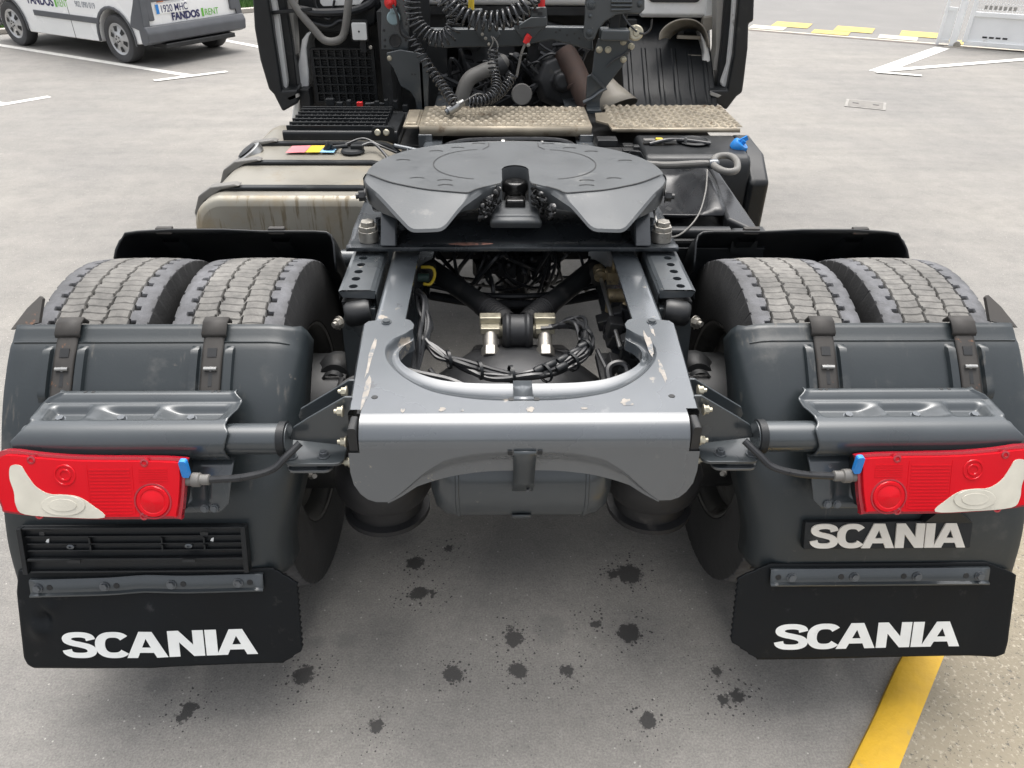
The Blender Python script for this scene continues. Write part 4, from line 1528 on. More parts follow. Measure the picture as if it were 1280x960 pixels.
# ================================================================ between the rails
vr = MB()
vr.lathe([(0, -.046), (.048, -.046), (.052, -.042), (.058, -.034), (.058, -.028), (.052, -.02), (.052, .02), (.058, .028), (.058, .034), (.052, .042), (.048, .046), (0, .046)], (.004, -.09, .755), (1, 0, 0), 32)
vrod = vr.obj('reaction_rod', ENG, truck)
for s, e in ((-1, (-.285, .27, .80)), (1, (.275, .27, .80))):
    a = Vector((.004 + s * .03, -.055, .765))
    e = Vector(e)
    d = e - a
    m = MB().tube([a, a + d * .06, a + d * .30], .036, 20)
    for k in range(7):
        c = a + d * (.06 + .028 * k)
        m.lathe([(.035, 0), (.0395, .003), (.035, .006)], c, d, 20)
    m.obj('rod_boot', RUB, vrod)
    MB().tube([a + d * .29, e], .033, 20).obj('rod', DARK, vrod)
    MB().lathe([(0, 0), (.032, 0), (.036, .01), (.036, .05), (.02, .055), (.018, .065), (0, .065)], e + Vector((s * -.005, -.02, .0)), (s * .3, -1, .1), 18).obj('rod_end', RUST, vrod)
    # saddle nut and big bolt
    x = .004 + s * .083
    m = MB().box((x, -.075, .788), (.066, .035, .030))
    m.box((x, -.105, .772), (.060, .035, .022))
    m.obj('bolt_saddle', GOLD, vrod, bev=.004)
    m = MB().cyl((x, -.10, .762), (x, -.155, .728), .022, n=18)
    m.tube([(x, -.150, .731), (x, -.178, .714)], .028, 6)
    m.obj('bolt', ZINC, vrod, bev=.003)
    MB().lathe([(.0, 0), (.020, 0), (.024, .012), (.020, .024), (0, .026)], (.004 + s * .045, -.09, .755), (s, 0, 0), 16).obj('washer', GOLD, vrod)
# propeller shaft, tank cross tube, gearbox end
m = MB().cyl((.01, .02, .50), (.01, 1.6, .62), .062, n=24)
m.lathe([(.07, 0), (.095, .01), (.095, .05), (.07, .06)], (.01, .05, .50), (0, 1, .07), 24)
m.obj('propeller_shaft', DARK, truck)
m = MB()
m.box((0, .62, .80), (.59, .08, .22)).box((0, 1.4, .82), (.59, .07, .20))
m.obj('cross_member', DARK, truck, bev=.01)
m = MB()
m.tube([(-.29, .26, .70), (-.1, .20, .70), (.1, .20, .70), (.29, .26, .70)], .016, 10, sm=6)
m.tube([(-.29, .30, .72), (-.1, .235, .715), (.1, .235, .715), (.29, .30, .72)], .010, 8, sm=6)
m.tube([(-.29, .29, .69), (-.1, .22, .685), (.12, .225, .685), (.29, .29, .70)], .009, 8, sm=6)
m.obj('cross_cable', CABLE, truck)
# valve block clutter ahead of the axle
cl = MB()
rr = random.Random(4)
for i in range(26):
    x, y, z = rr.uniform(-.17, .14), rr.uniform(.40, .55), rr.uniform(.70, .88)
    cl.box((x, y, z), (rr.uniform(.02, .07), rr.uniform(.02, .06), rr.uniform(.02, .06)), Matrix.Rotation(rr.uniform(-.6, .6), 3, 'Z'))
    cl.lathe([(0, 0), (.012, 0), (.014, .01), (.010, .025), (0, .03)], (x, y - .03, z + .02), (rr.uniform(-1, 1), -1, rr.uniform(-.2, 1)), 10)
cl.obj('valve_block', ENG, truck, ang=40)
hs_ = MB()
for i in range(20):
    x = rr.uniform(-.26, .22)
    hs_.tube([(x, rr.uniform(.42, .5), rr.uniform(.78, .90)), (x + rr.uniform(-.09, .09), rr.uniform(.26, .36), rr.uniform(.72, .86)), (x + rr.uniform(-.14, .14), rr.uniform(.30, .45), rr.uniform(.62, .72)), (x + rr.uniform(-.2, .2), .55, rr.uniform(.6, .8))], rr.choice((.005, .006, .008)), 6, sm=6)
hs_.obj('air_line', CABLE, truck)
# loom draped round the cut-out: left bundle, middle sweep, right bundle
lm = MB()
for i in range(8):
    j = lambda a: rr.uniform(-a, a)
    lm.tube([(-.285 + j(.012), -.10 + j(.03), .86 + j(.02)), (-.262 + j(.016), -.235 + j(.02), .85 + j(.02)), (-.262 + j(.014), -.29 + j(.015), .85 + j(.01)), (-.229 + j(.012), -.335 + j(.012), .83 + j(.01)), (-.15 + j(.012), -.375 + j(.012), .81 + j(.012)),
             (-.06 + j(.014), -.405 + j(.014), .80 + j(.01)), (.025 + j(.014), -.41 + j(.014), .80 + j(.01)), (.112 + j(.014), -.385 + j(.012), .805 + j(.01)), (.175 + j(.014), -.335 + j(.012), .82 + j(.012)), (.195 + j(.02), -.25 + j(.02), .82 + j(.02)), (.185 + j(.02), -.15 + j(.03), .81 + j(.02)), (.10 + j(.03), -.10 + j(.02), .78)], rr.choice((.0055, .0065, .008)), 7, sm=7)
lmo = lm.obj('cable_loom', CABLE, truck)
for p in ((-.19, -.36, .82), (-.105, -.392, .805), (-.02, -.408, .80), (.07, -.40, .80), (.145, -.36, .81), (.187, -.30, .82), (.195, -.24, .82)):
    m = MB()
    m.lathe([(.024, -.004), (.027, -.004), (.027, .004), (.024, .004)], p, (1, .3 if p[0] < 0 else .9, 0), 12)
    m.obj('cable_tie', BLKP, lmo)
for i, p in enumerate(((.07, -.395, .815), (.105, -.375, .82), (.14, -.345, .825), (.10, -.40, .81), (.165, -.32, .83), (.04, -.41, .81))):
    MB().lathe([(.0, 0), (.009, 0), (.012, .006), (.012, .03), (.009, .036), (0, .036)], p, (1, .75, .1), 12).obj('connector', BLKP, lmo)
m = MB()
for i in range(7):
    j = lambda a: rr.uniform(-a, a)
    m.tube([(-.30, -.06 + j(.03), .87), (-.275 + j(.015), -.17 + j(.02), .88 + j(.02)), (-.265 + j(.02), -.27 + j(.03), .85 + j(.02)), (-.28 + j(.01), -.36, .80), (-.30, -.45, .74)], .006, 7, sm=6)
m.obj('air_line', CABLE, truck)
m = MB().tube([(-.36, -.42, .84), (-.26, -.425, .815), (-.16, -.45, .80), (-.06, -.52, .77), (-.02, -.60, .74)], .010, 8, sm=8)
m.tube([(-.24, -.38, .80), (-.19, -.46, .78), (-.15, -.55, .75), (-.13, -.62, .70)], .007, 8, sm=8)
m.tube([(.225, -.28, .80), (.25, -.40, .78), (.27, -.48, .74), (.20, -.56, .70)], .007, 8, sm=8)
m.tube([(.24, -.48, .80), (.235, -.43, .83), (.262, -.415, .84), (.285, -.43, .83), (.28, -.50, .79), (.26, -.56, .75)], .010, 8, sm=8)
m.obj('air_pipe', CABLE, truck)
# levelling valve, linkage and damper on the right
lv = MB()
lv.cyl((.275, .155, .85), (.275, .105, .845), .020, n=16).cyl((.263, .13, .85), (.318, .12, .85), .014, n=14)
for k in range(3):
    lv.lathe([(.016, 0), (.019, .003), (.016, .006)], (.275, .15 - .015 * k, .85), (0, -1, 0), 14)
lv.box((.312, .10, .852), (.035, .05, .04)).cyl((.318, .115, .87), (.318, .115, .90), .007, n=8)
lvo = lv.obj('levelling_valve', BRASS, truck, ang=40)
m = MB().cyl((.292, .03, .815), (.345, .03, .815), .022, n=18).cyl((.30, .03, .80), (.30, .03, .76), .013, n=12).cyl((.345, .03, .80), (.35, -.02, .76), .012, n=12)
m.obj('pressure_port', BRASS, lvo)
MB().cyl((.278, .10, .838), (.305, -.20, .76), .007, n=10).obj('linkage', STEEL, lvo)
m = MB()
for i in range(16):
    m.box((.305 + rr.uniform(-.03, .04), rr.uniform(-.26, .05), rr.uniform(.70, .80)), (rr.uniform(.02, .05), rr.uniform(.02, .06), rr.uniform(.02, .06)), Matrix.Rotation(rr.uniform(-.5, .5), 3, 'Y'))
m.obj('valve_block', ENG, truck, bev=.004)
MB().bar((.262, -.14, .70), (.285, -.47, .62), .045, .02, up=(0, .4, 1)).obj('support_arm', ENG, truck, bev=.004)
m = MB().tube([(-.30, .115, .875), (-.265, .11, .875), (-.258, .105, .85), (-.270, .075, .835), (-.292, .075, .835)], .005, 8, sm=3)
m.obj('yellow_clip', YEL, truck)
MB().cyl((-.31, .09, .85), (-.275, .09, .85), .014, n=14).obj('plug', mat('green_plug', (.03, .06, .05), .5), truck)

# ================================================================ fuel tank
TX0, TX1, TY0, TY1, TZ0, TZ1 = -1.165, -.452, .53, 1.52, .36, .945
def rrect(x0, x1, z0, z1, r, n=6, ins=0):
    o = []
    for (cx, cz, t0) in ((x1 - r, z1 - r, 0), (x0 + r, z1 - r, 90), (x0 + r, z0 + r, 180), (x1 - r, z0 + r, 270)):
        for i in range(n + 1):
            t = R(t0 + 90 * i / n)
            o.append((cx + (r - ins) * math.cos(t), cz + (r - ins) * math.sin(t)))
    return o
m = MB()
rows = []
for (y, ins) in ((TY0 + .025, 0), (TY1, 0)):
    rows.append([(x, y, z + .018 * math.sin(math.pi * (x - TX0) / (TX1 - TX0)) * (z > .7)) for x, z in rrect(TX0, TX1, TZ0, TZ1, .11, 8, ins)])
rows = [r + [r[0]] for r in rows]
m.grid(rows)
ft = m.obj('fuel_tank', CREAM, truck, ang=50)
m = MB()
rows = []
for (y, ins) in ((TY0 + .0255, -.001), (TY0 + .012, .004), (TY0 + .004, .014), (TY0, .030)):
    rows.append([(x, y, z + .018 * math.sin(math.pi * (x - TX0) / (TX1 - TX0)) * (z > .7)) for x, z in rrect(TX0, TX1, TZ0, TZ1, .11, 8, ins)])
m.grid([r + [r[0]] for r in rows])
m.add(rows[-1], [tuple(range(len(rows[-1])))])
m.obj('tank_end', CREAMS, ft, ang=50, wn_=True)
MB().lathe([(0,0),(.01,0)], (TX0+.3, TY0+.3, .3), (0,0,1), 8).obj('drain_plug', STEEL, ft)
for y in (.625, .93, 1.20):
    ring = []
    for x, z in rrect(TX0, TX1, TZ0, TZ1, .11, 8, -.004):
        if z > .60 and (x < TX1 - .002):
            ring.append((x, z + .018 * math.sin(math.pi * (x - TX0) / (TX1 - TX0)) * (z > .7)))
    ring.sort(key=lambda p: math.atan2(p[0] - (TX0 + TX1) / 2, p[1] - .6))
    rows = [[(x, y - .019, z), (x, y - .014, z + .007), (x, y + .014, z + .007), (x, y + .019, z)] for x, z in ring]
    st = MB().grid(rows).obj('tank_strap', BLKP, ft, solid=.004)
    m = MB()
    prof = [(TX0 - .012, .80), (TX0 - .018, .87), (TX0 + .010, .935), (TX0 + .06, .968), (TX0 + .15, .980), (TX0 + .17, .972), (TX0 + .10, .958), (TX0 + .03, .915), (TX0 + .008, .86), (TX0 + .006, .80)]
    m.prism(prof, 'y', y - .022, y + .022)
    m.obj('strap_shoe', PIPE, st, bev=.006)
    MB().hexbolt((TX1 + .01, y - .01, .925), (1, -.3, 0), .013, .02, .02).obj('bolt', BOLT, st)
    MB().cyl((TX1 - .05, y, .951), (TX1 + .05, y, .93), .010, n=10).obj('strap_screw', BOLT, st)
cp = MB().lathe([(.052, 0), (.060, .004), (.060, .03), (.054, .034), (.04, .034), (.036, .028), (0, .028)], (TX0 + .075, 1.11, .925), (-.55, -.1, .83), 28)
cpo = cp.obj('filler_cap', STEEL, ft)
MB().lathe([(.042, .0345), (.044, .040), (.036, .043), (0, .043)], (TX0 + .075, 1.11, .925), (-.55, -.1, .83), 24).obj('cap_insert', BLKP, cpo)
for nm, x0, x1, mt in (('sticker', -.935, -.855, PINK), ('sticker', -.853, -.795, YEL), ('sticker', -.793, -.735, SKYB)):
    m = MB().add([(x0, 1.055, .9655), (x1, 1.055, .967), (x1 + .006, 1.155, .967), (x0 + .006, 1.155, .9655)], [(0, 1, 2, 3)])
    for v in range(4):
        x, y, z = m.v[v]
        m.v[v] = (x, y, TZ1 + .018 * math.sin(math.pi * (x - TX0) / (TX1 - TX0)) + .0015)
    o = m.obj(nm, mt, ft, smooth=False)
    if mt is SKYB:
        q = MB()
        for k, (a, b) in enumerate(((.012, .003), (.022, .008), (.034, .008), (.046, .003))):
            q.box((x0 + a, 1.11, TZ1 + .018 * math.sin(math.pi * (x0 + a - TX0) / (TX1 - TX0)) + .0025), (b, .056 if b < .005 else .044, .0008))
        q.obj('sticker_print', mat('print_dark', (.02, .06, .2), .5), o, smooth=False)
m = MB().lathe([(0, 0), (.045, 0), (.05, .006), (.045, .014), (.03, .018), (0, .018)], (-.66, 1.08, .957), (0, 0, 1), 24)
m.box((-.64, 1.08, .978), (.05, .035, .02)).cyl((-.76, 1.095, .972), (-.68, 1.085, .982), .008, n=8).cyl((-.775, 1.095, .96), (-.755, 1.095, .99), .014, n=10)
so_ = m.obj('level_sender', BLKP, ft, ang=40)
MB().tube([(-.62, 1.08, .985), (-.58, 1.10, .99), (-.54, 1.06, .975), (-.50, 1.0, .95)], .006, 8, sm=6).tube([(-.69, 1.10, .985), (-.62, 1.13, 1.0), (-.55, 1.10, .98), (-.48, 1.1, .95)], .005, 8, sm=6).obj('sender_cable', CABLE, so_)

# ================================================================ catwalk decks
def deck(x0, x1, y0, y1, z, m_, nm='catwalk_plate'):
    return MB().box(((x0 + x1) / 2, (y0 + y1) / 2, z - .006), (x1 - x0, y1 - y0, .012)).obj(nm, m_, truck, bev=.004)
def bumps(x0, x1, y0, y1, z, nx, ny, rx, ry, stag, parent, tilt=0, alt=False):
    m = MB()
    for j in range(ny):
        for i in range(nx):
            x = x0 + (x1 - x0) * (i + .5 + (.5 * (j % 2) if stag else 0)) / (nx + (.5 if stag else 0))
            y = y0 + (y1 - y0) * (j + .5) / ny
            t = tilt * (1 if (i + j) % 2 or not alt else -1)
            c, s_ = math.cos(t), math.sin(t)
            ring = [(rx * math.cos(R(a)), ry * math.sin(R(a))) for a in range(0, 360, 45)]
            f = lambda k, h: [(x + k * (u * c - v * s_), y + k * (u * s_ + v * c), z + h) for u, v in ring]
            m.grid([q + [q[0]] for q in (f(1, 0), f(.7, .006), f(.3, .009))])
            m.add([q for q in f(.3, .009)], [tuple(range(8))])
    o = m.obj('tread_bump', ALU, parent, ang=70)
    o['kind'] = 'stuff'
    return o
d1 = deck(-.405, .372, 1.335, 1.70, 1.0, ALU)
bumps(-.39, .36, 1.345, 1.69, 1.0, 18, 8, .017, .010, True, d1)
m = MB().grid([[(x, y, z) for x in (-.40, .367)] for (y, z) in ((1.336, 1.002), (1.322, .998), (1.318, .985), (1.318, .962))])
m.obj('front_lip', ALU, d1, solid=.004)
for x in (-.375, .345):
    MB().box((x, 1.33, .91), (.062, .05, .12)).obj('deck_bracket', CH, d1, bev=.004)
d2o = [(0.48,1.707,1), (0.989,1.748,1), (1.049,1.668,1), (1.043,1.457,1), (1.024,1.332,1), (0.455,1.298,1), (0.449,1.393,1), (0.4,1.449,1), (0.411,1.581,1), (0.459,1.597,1)]
d2 = MB().ext(d2o, (0, 0, -.012)).obj('catwalk_plate', ALU, truck, bev=.003)
bumps(.46, 1.05, 1.325, 1.72, 1.0, 17, 13, .017, .0065, False, d2, .5, True)
MB().grid([[(x, y, z) for x in (.475, 1.03)] for (y, z) in ((1.316, 1.001), (1.306, .997), (1.304, .984))]).obj('front_lip', ALU, d2, solid=.004)
d3 = deck(-.475, -.405, 1.335, 1.63, 1.0, ALU)
MB().box((-.44, 1.48, 1.004), (.05, .24, .008)).obj('raised_pad', ALU, d3, bev=.004)
# slatted black step over the battery box, left
sx0, sx1, sy0, sy1 = -.985, -.50, 1.30, 1.66
st = MB()
st.box(((sx0 + sx1) / 2, (sy0 + sy1) / 2, .962), (sx1 - sx0, sy1 - sy0, .03))
sto = st.obj('slatted_step', BLKP, truck, bev=.004)
for y in (1.315, 1.375, 1.435, 1.495, 1.555, 1.615, 1.655):
    MB().box((-.77, y, .992), (.43, .010, .030)).obj('slat', BLKP, sto, bev=.002)
for i in range(16):
    MB().box((-.975 + .0275 * i, 1.48, .986), (.007, .33, .026)).obj('slat', BLKP, sto, bev=.0015)
m = MB().rbox((-.745, 1.285, .965), (.50, .03, .055), .012, 'x')
so2 = m.obj('step_edge', BLKP, sto)
MB().rbox((-.555, 1.28, .985), (.10, .028, .055), .02, 'y').obj('bolt_plate', BLKP, sto)
for x in (-.578, -.54):
    MB().lathe([(0, .008), (.010, .008), (.014, .004), (.014, 0)], (x, 1.264, .990), (0, -1, .25), 16).obj('bolt', GOLD, sto)
m = MB()
for i in range(9):
    m.box((-.86 + .045 * i, 1.70, 1.00 + rr.uniform(-.01, .02)), (rr.uniform(.015, .04), .03, rr.uniform(.02, .04)))
m.obj('terminal_cover', BLKP, sto, bev=.003)
MB().box((-.715, 1.68, 1.012), (.028, .02, .022)).obj('red_terminal', REDP, sto, bev=.003)
MB().tube([(-.69, 1.69, 1.01), (-.64, 1.70, 1.012), (-.60, 1.71, 1.006)], .006, 8).obj('battery_cable', CABLE, sto)
m = MB().box((-.74, 1.45, .70), (.50, .5, .48))
m.obj('battery_box', DARK, truck, bev=.01)

# exhaust elbow behind the catwalk, pipes below its lip
m = MB().tube([(-.22, 1.16, .93), (-.14, 1.14, .955), (0, 1.13, .962), (.14, 1.14, .955), (.20, 1.17, .93)], .030, 16, sm=6)
m.lathe([(.032, 0), (.038, .004), (.038, .016), (.032, .02)], (-.04, 1.13, .962), (1, 0, 0), 18)
m.lathe([(.032, 0), (.036, .003), (.036, .010), (.032, .013)], (.13, 1.14, .955), (1, .1, 0), 18)
m.obj('exhaust_pipe', STEEL, truck)
m = MB().tube([(-.40, 1.20, .90), (-.30, 1.19, .94), (-.24, 1.23, .955), (-.12, 1.25, .962), (.2, 1.25, .962), (.30, 1.20, .94), (.40, 1.18, .90)], .012, 8, sm=6)
m.obj('air_pipe', CABLE, truck)
m = MB()
m.box((.47, 1.16, .92), (.20, .10, .05)).box((.50, 1.06, .88), (.16, .08, .05)).box((.43, 1.26, .955), (.09, .07, .03))
for i in range(14):
    m.box((.42 + rr.uniform(0, .22), 1.0 + rr.uniform(0, .25), .90 + rr.uniform(-.03, .05)), (rr.uniform(.02, .06), rr.uniform(.02, .05), rr.uniform(.015, .05)))
m.obj('bracket_block', DARK, truck, bev=.004)
m = MB().ext([(.475, 1.02, .86), (.475, 1.02, .955), (.50, 1.02, .985), (.54, 1.02, .98), (.575, 1.02, .93), (.60, 1.02, .86)], (0, .012, 0))
m.obj('lug_plate', BLKP, truck, bev=.003)
MB().hexbolt((.525, 1.019, .95), (0, -1, 0), .012, .008).obj('bolt', BOLT, truck)

# ---- urea tank and battery tray on the right
m = MB()
prof = [(1.02, .40), (.99, .62), (.985, .90), (1.0, .945), (1.03, .965), (1.30, .975), (1.34, .95), (1.34, .40)]
ur = m.prism(prof, 'x', .56, 1.005).obj('urea_tank', BLKP, truck, bev=.022, seg=3)
m = MB().prism([(1.0, .40), (.97, .60), (.965, .87), (1.10, .955), (1.33, .97), (1.36, .95), (1.36, .40)], 'x', 1.0, 1.085)
m.obj('tank_side', BLKP, ur, bev=.018, seg=3)
MB().lathe([(.072, 0), (.075, .006), (.06, .010), (.055, .006), (0, .006)], (.80, 1.20, .972), (0, 0, 1), 28).obj('sender_flange', BLKP, ur)
m = MB().lathe([(.033, -.01), (.036, .0), (.036, .022), (.032, .028), (.012, .028), (.012, .042), (0, .044)], (.975, 1.13, .965), (.5, -.2, .8), 20)
m.box((.99, 1.125, 1.0), (.045, .010, .018), Matrix.Rotation(-.5, 3, 'Y'))
m.obj('filler_cap', BLUE, ur, ang=45)
MB().tube([(.60, 1.15, .975), (.68, 1.16, .99), (.76, 1.17, .985), (.86, 1.14, .98)], .008, 8, sm=6).obj('sender_cable', CABLE, ur)
MB().box((.645, 1.18, .985), (.03, .025, .014)).obj('yellow_clip', YEL, ur, bev=.003)
for x in (.60, .69):
    MB().box((x, 1.17, .983), (.05, .03, .016)).obj('connector', PIPE, ur, bev=.003)
MB().cyl((.755, 1.16, .97), (.755, 1.16, 1.0), .006, n=8).obj('stud', STEEL, ur)
GLOSS = mat('glossy_black_cover', (.018, .019, .021), .26, 0, 0, var=.3, vs=6, spec=.35, dirt=[((.035, .035, .035), 5, .60, .75, .4)])
a, b, c, d = (0.571,0.78,1), (0.793,0.762,1), (0.783,0.224,1), (0.464,0.209,1)
a2, b2, c2, d2_ = (0.576,0.769,0.985), (0.745,0.77,0.985), (0.726,0.343,0.96), (0.498,0.357,0.96)
lid = lambda p, q, f: Vector(p).lerp(Vector(q), f)
m = MB()
rows = []
for j in range(13):
    f = j / 12
    l, r_ = lid(a2, d2_, f), lid(b2, c2, f)
    l = Vector((.44, l.y, l.z))
    r = []
    for i in range(17):
        g = i / 16
        p = l.lerp(r_, g)
        h = -.055 * math.sin(math.pi * min(1, g * 1.15)) ** .6 * math.sin(math.pi * min(1, max(0, f))) ** .5
        if g > .55:
            h += .03 * smooth01(.55, .75, g) * math.sin(math.pi * f) ** .5
        r.append(p + Vector((0, 0, h)))
    rows.append(r)
bc = MB().grid(rows).obj('box_cover', GLOSS, truck, ang=60, solid=.006)
m = MB().ext([(b[0] - .035, b[1], 1.0), (b[0] + .0, b[1], .995), (c[0] + .02, c[1], .965), (c[0] - .0, c[1] - .02, .962), ((0.714,0.302,0.97))], (0, 0, -.10))
m.obj('cover_side', GLOSS, bc, bev=.016, seg=3)
m = MB().rbox((.575, d[1] + .01, .950), (.26, .04, .035), .012, 'x')
m.obj('cover_lip', BLKP, bc)
m = MB().rbox((.745, .195, .93), (.085, .05, .07), .018, 'y').rbox((.80, .235, .92), (.05, .08, .07), .018, 'x')
m.obj('cover_latch', BLKP, bc, ang=50)
MB().box((.60, .50, .72), (.36, .56, .40)).obj('equipment_box', DARK, bc, bev=.01)
MB().box((.64, .19, .80), (.36, .01, .22)).obj('box_front', BLKP, bc, bev=.003)

# ================================================================ back of the cab
CY = 2.30
cab = MB()
cab.prism([(2.34, 1.36), (2.34, 2.95), (4.1, 2.9), (4.45, 2.3), (4.5, 1.36)], 'x', -1.14, 1.14)
cabo = cab.obj('cab', WHITE, truck, bev=.05, seg=3)
zs = (0.918,2.28,1.317)[2]
m = MB().prism([(2.28, zs + .02), (2.30, zs), (2.36, zs), (2.36, 1.9), (2.28, 1.9)], 'x', (0.712,2.28,1.328)[0], (1.116,2.28,1.33)[0])
m.obj('rear_sill', WHITE, cabo, bev=.008)
m = MB().rbox((.875, 2.276, (0.907,2.276,1.394)[2] + .15), ((1.025,2.276,1.394)[0] - (0.747,2.276,1.393)[0], .012, .30), .03, 'y')
m.obj('rear_vent', GLOSS, cabo)
MB().box(((1.072,2.28,1.314)[0], 2.288, zs + .06), (.05, .03, .16)).obj('seam_plate', WHITEM, cabo, bev=.003)
# dark soft panel on the left, with its white window edge
m = MB().ext([(-1.038,2.2,1.615), (-1.08,2.2,1.328), (-1.024,2.2,1.26), (-0.811,2.2,1.238), (-0.681,2.2,1.292), (-0.619,2.2,1.618)], (0, .12, 0))
m.obj('rear_panel', BLKP, cabo, bev=.015, seg=3)
m = MB().ext([(-0.942,2.19,1.547), (-0.955,2.19,1.389), (-0.941,2.19,1.374), (-0.753,2.19,1.383), (-0.725,2.19,1.412), (-0.712,2.19,1.548)], (0, .008, 0))
m.obj('rear_window', WHITEM, cabo, bev=.003)
m = MB()
m.tube([(-1.056,2.17,1.361), (-0.957,2.17,1.347), (-0.793,2.17,1.356), (-0.701,2.17,1.386), (-0.656,2.17,1.429)], .022, 10, sm=6)
m.tube([(-1.043,2.17,1.313), (-0.924,2.17,1.284), (-0.859,2.17,1.311), (-0.816,2.17,1.296)], .010, 8, sm=6)
m.tube([(-0.977,2.17,1.442), (-0.97,2.17,1.369), (-0.912,2.17,1.318), (-0.876,2.17,1.406)], .006, 8, sm=6)
m.obj('rear_cable', CABLE, cabo)
m = MB().tube([(-1.09,2.05,1.557), (-1.065,2.05,1.419), (-0.963,2.05,1.275), (-0.916,2.05,1.234), (-0.851,2.05,1.239), (-0.818,2.05,1.283), (-0.783,2.05,1.42), (-0.748,2.05,1.559)], .019, 14, sm=6)
m.obj('grab_handle', PIPE, cabo)
lp = (-0.746,2.05,1.28)
m = MB().rbox((lp[0], 2.07, lp[2]), (.088, .04, .095), .012, 'y')
wl = m.obj('work_lamp', BLKP, cabo)
MB().rbox((lp[0] + .002, 2.045, lp[2]), (.074, .014, .080), .008, 'y').obj('lamp_glass', LAMPG, wl, bev=.003)
MB().lathe([(0, .002), (.004, .002), (.005, 0)], (lp[0], 2.037, lp[2]), (0, -1, 0), 10).obj('lamp_bulb', DARK, wl)
MB().box((lp[0] + .01, 2.08, lp[2] - .07), (.03, .03, .06)).obj('lamp_foot', BLKP, wl)
MB().lathe([(0, .004), (.008, .004), (.01, 0)], (lp[0] + .05, 2.05, lp[2] - .075), (0, -1, 0), 10).obj('bolt', ZINC, wl)
# louvred grille panel
gx0, gz1 = (-1.021,2.15,1.18)[0], (-1.021,2.15,1.18)[2]
gx1, gz0 = (-0.704,2.15,0.917)[0], (-0.704,2.15,0.917)[2]
ag = MB().box(((gx0 + gx1) / 2, 2.18, (gz0 + gz1) / 2), (gx1 - gx0, .02, gz1 - gz0)).obj('intake_grille', DARK, truck, bev=.004)
for i in range(20):
    z = gz0 + .012 + (gz1 - gz0 - .024) * i / 19
    MB().box(((gx0 + gx1) / 2, 2.164, z), (gx1 - gx0 - .02, .012, .0035)).obj('louvre', BLKP, ag, smooth=False)
for i in range(9):
    x = gx0 + (gx1 - gx0) * i / 8
    MB().box((x, 2.156, (gz0 + gz1) / 2), (.008 if 0 < i < 8 else .016, .022, gz1 - gz0)).obj('grille_bar', BLKP, ag, smooth=False)
for i in range(7):
    z = gz0 + (gz1 - gz0) * i / 6
    MB().box(((gx0 + gx1) / 2, 2.1535, z), (gx1 - gx0, .022, .008)).obj('grille_bar', BLKP, ag, smooth=False)
# cab side deflectors: rubber edge, sealer strip, dark gap, grey strip, white corner
def pl(pts, y, th, nm, mt, par, bev=.006):
    q = [(p[0], y, p[1]) for p in pts]
    return MB().ext(q, (0, th, 0)).obj(nm, mt, par, bev=bev)
L_ = lambda pts, y: [(lambda q: (q[0], q[2]))(p) for p in pts]
dl = MB().ext([(-1.192,2,1.723), (-1.239,2,1.423), (-1.254,2,1.299), (-1.252,2,1.151), (-1.232,2,1.009), (-1.211,2,0.985), (-1.179,2,0.897), (-1.089,2,0.942), (-1.084,2,1.009), (-1.162,2,1.005), (-1.162,2,1.208), (-1.162,2,1.424), (-1.133,2,1.724)], (-.03, .30, 0)).obj('side_deflector', BLKP, truck, bev=.012, seg=3)
MB().ext([(-1.134,2.06,1.721), (-1.17,2.06,1.417), (-1.167,2.06,1.338), (-1.186,2.06,0.996), (-1.157,2.06,0.996), (-1.147,2.06,1.036), (-1.143,2.06,1.338), (-1.146,2.06,1.417), (-1.112,2.06,1.722)], (0, .06, 0)).obj('sealer_strip', WHITEM, dl, bev=.004)
MB().ext([(-1.122,2.1,1.72), (-1.153,2.1,1.413), (-1.154,2.1,1.304), (-1.163,2.1,0.988), (-1.108,2.1,0.963), (-1.103,2.1,1.192), (-1.109,2.1,1.413), (-1.084,2.1,1.72)], (0, .12, 0)).obj('inner_panel', BLKP, dl, bev=.006)
MB().ext([(-1.086,2.14,1.719), (-1.119,2.14,1.408), (-1.138,2.14,1.075), (-1.113,2.14,1.076), (-1.095,2.14,1.223), (-1.083,2.14,1.409), (-1.048,2.14,1.719)], (0, .1, 0)).obj('grey_strip', GREYS, dl, bev=.004)
MB().bar((-1.177,2.05,1.361), (-0.969,2.05,1.38), .02, .016).obj('stay_bar', BLKP, dl, bev=.003)
MB().ext([(-1.127,2.18,0.979), (-1.118,2.18,1.068), (-1.095,2.18,1.139), (-1.071,2.18,1.217), (-1.042,2.18,1.248), (-1.012,2.18,1.259), (-1.032,2.18,1.233), (-1.052,2.18,1.179), (-1.056,2.18,1.06), (-1.066,2.18,0.987), (-1.094,2.18,0.975)], (0, .25, 0)).obj('wing_corner', WHITE, dl, bev=.012, seg=3)
MB().ext([(-1.147,2,0.969), (-1.087,2,0.99), (-1.081,2,0.974), (-1.133,2,0.954)], (0, .03, -.004)).obj('rub_patch', GREYS, dl, bev=.002)
MB().ext([(-1.1,2.1,0.988), (-1.05,2.1,0.988), (-1.05,2.1,0.89), (-1.113,2.1,0.873)], (0, .1, 0)).obj('lower_hinge', DARK, dl, bev=.006)
MB().ext([(-1.17,2.25,0.913), (-1.132,2.25,0.93), (-1.158,2.25,0.811), (-1.206,2.25,0.793)], (0, .4, 0)).obj('side_skirt', WHITE, dl, bev=.01)
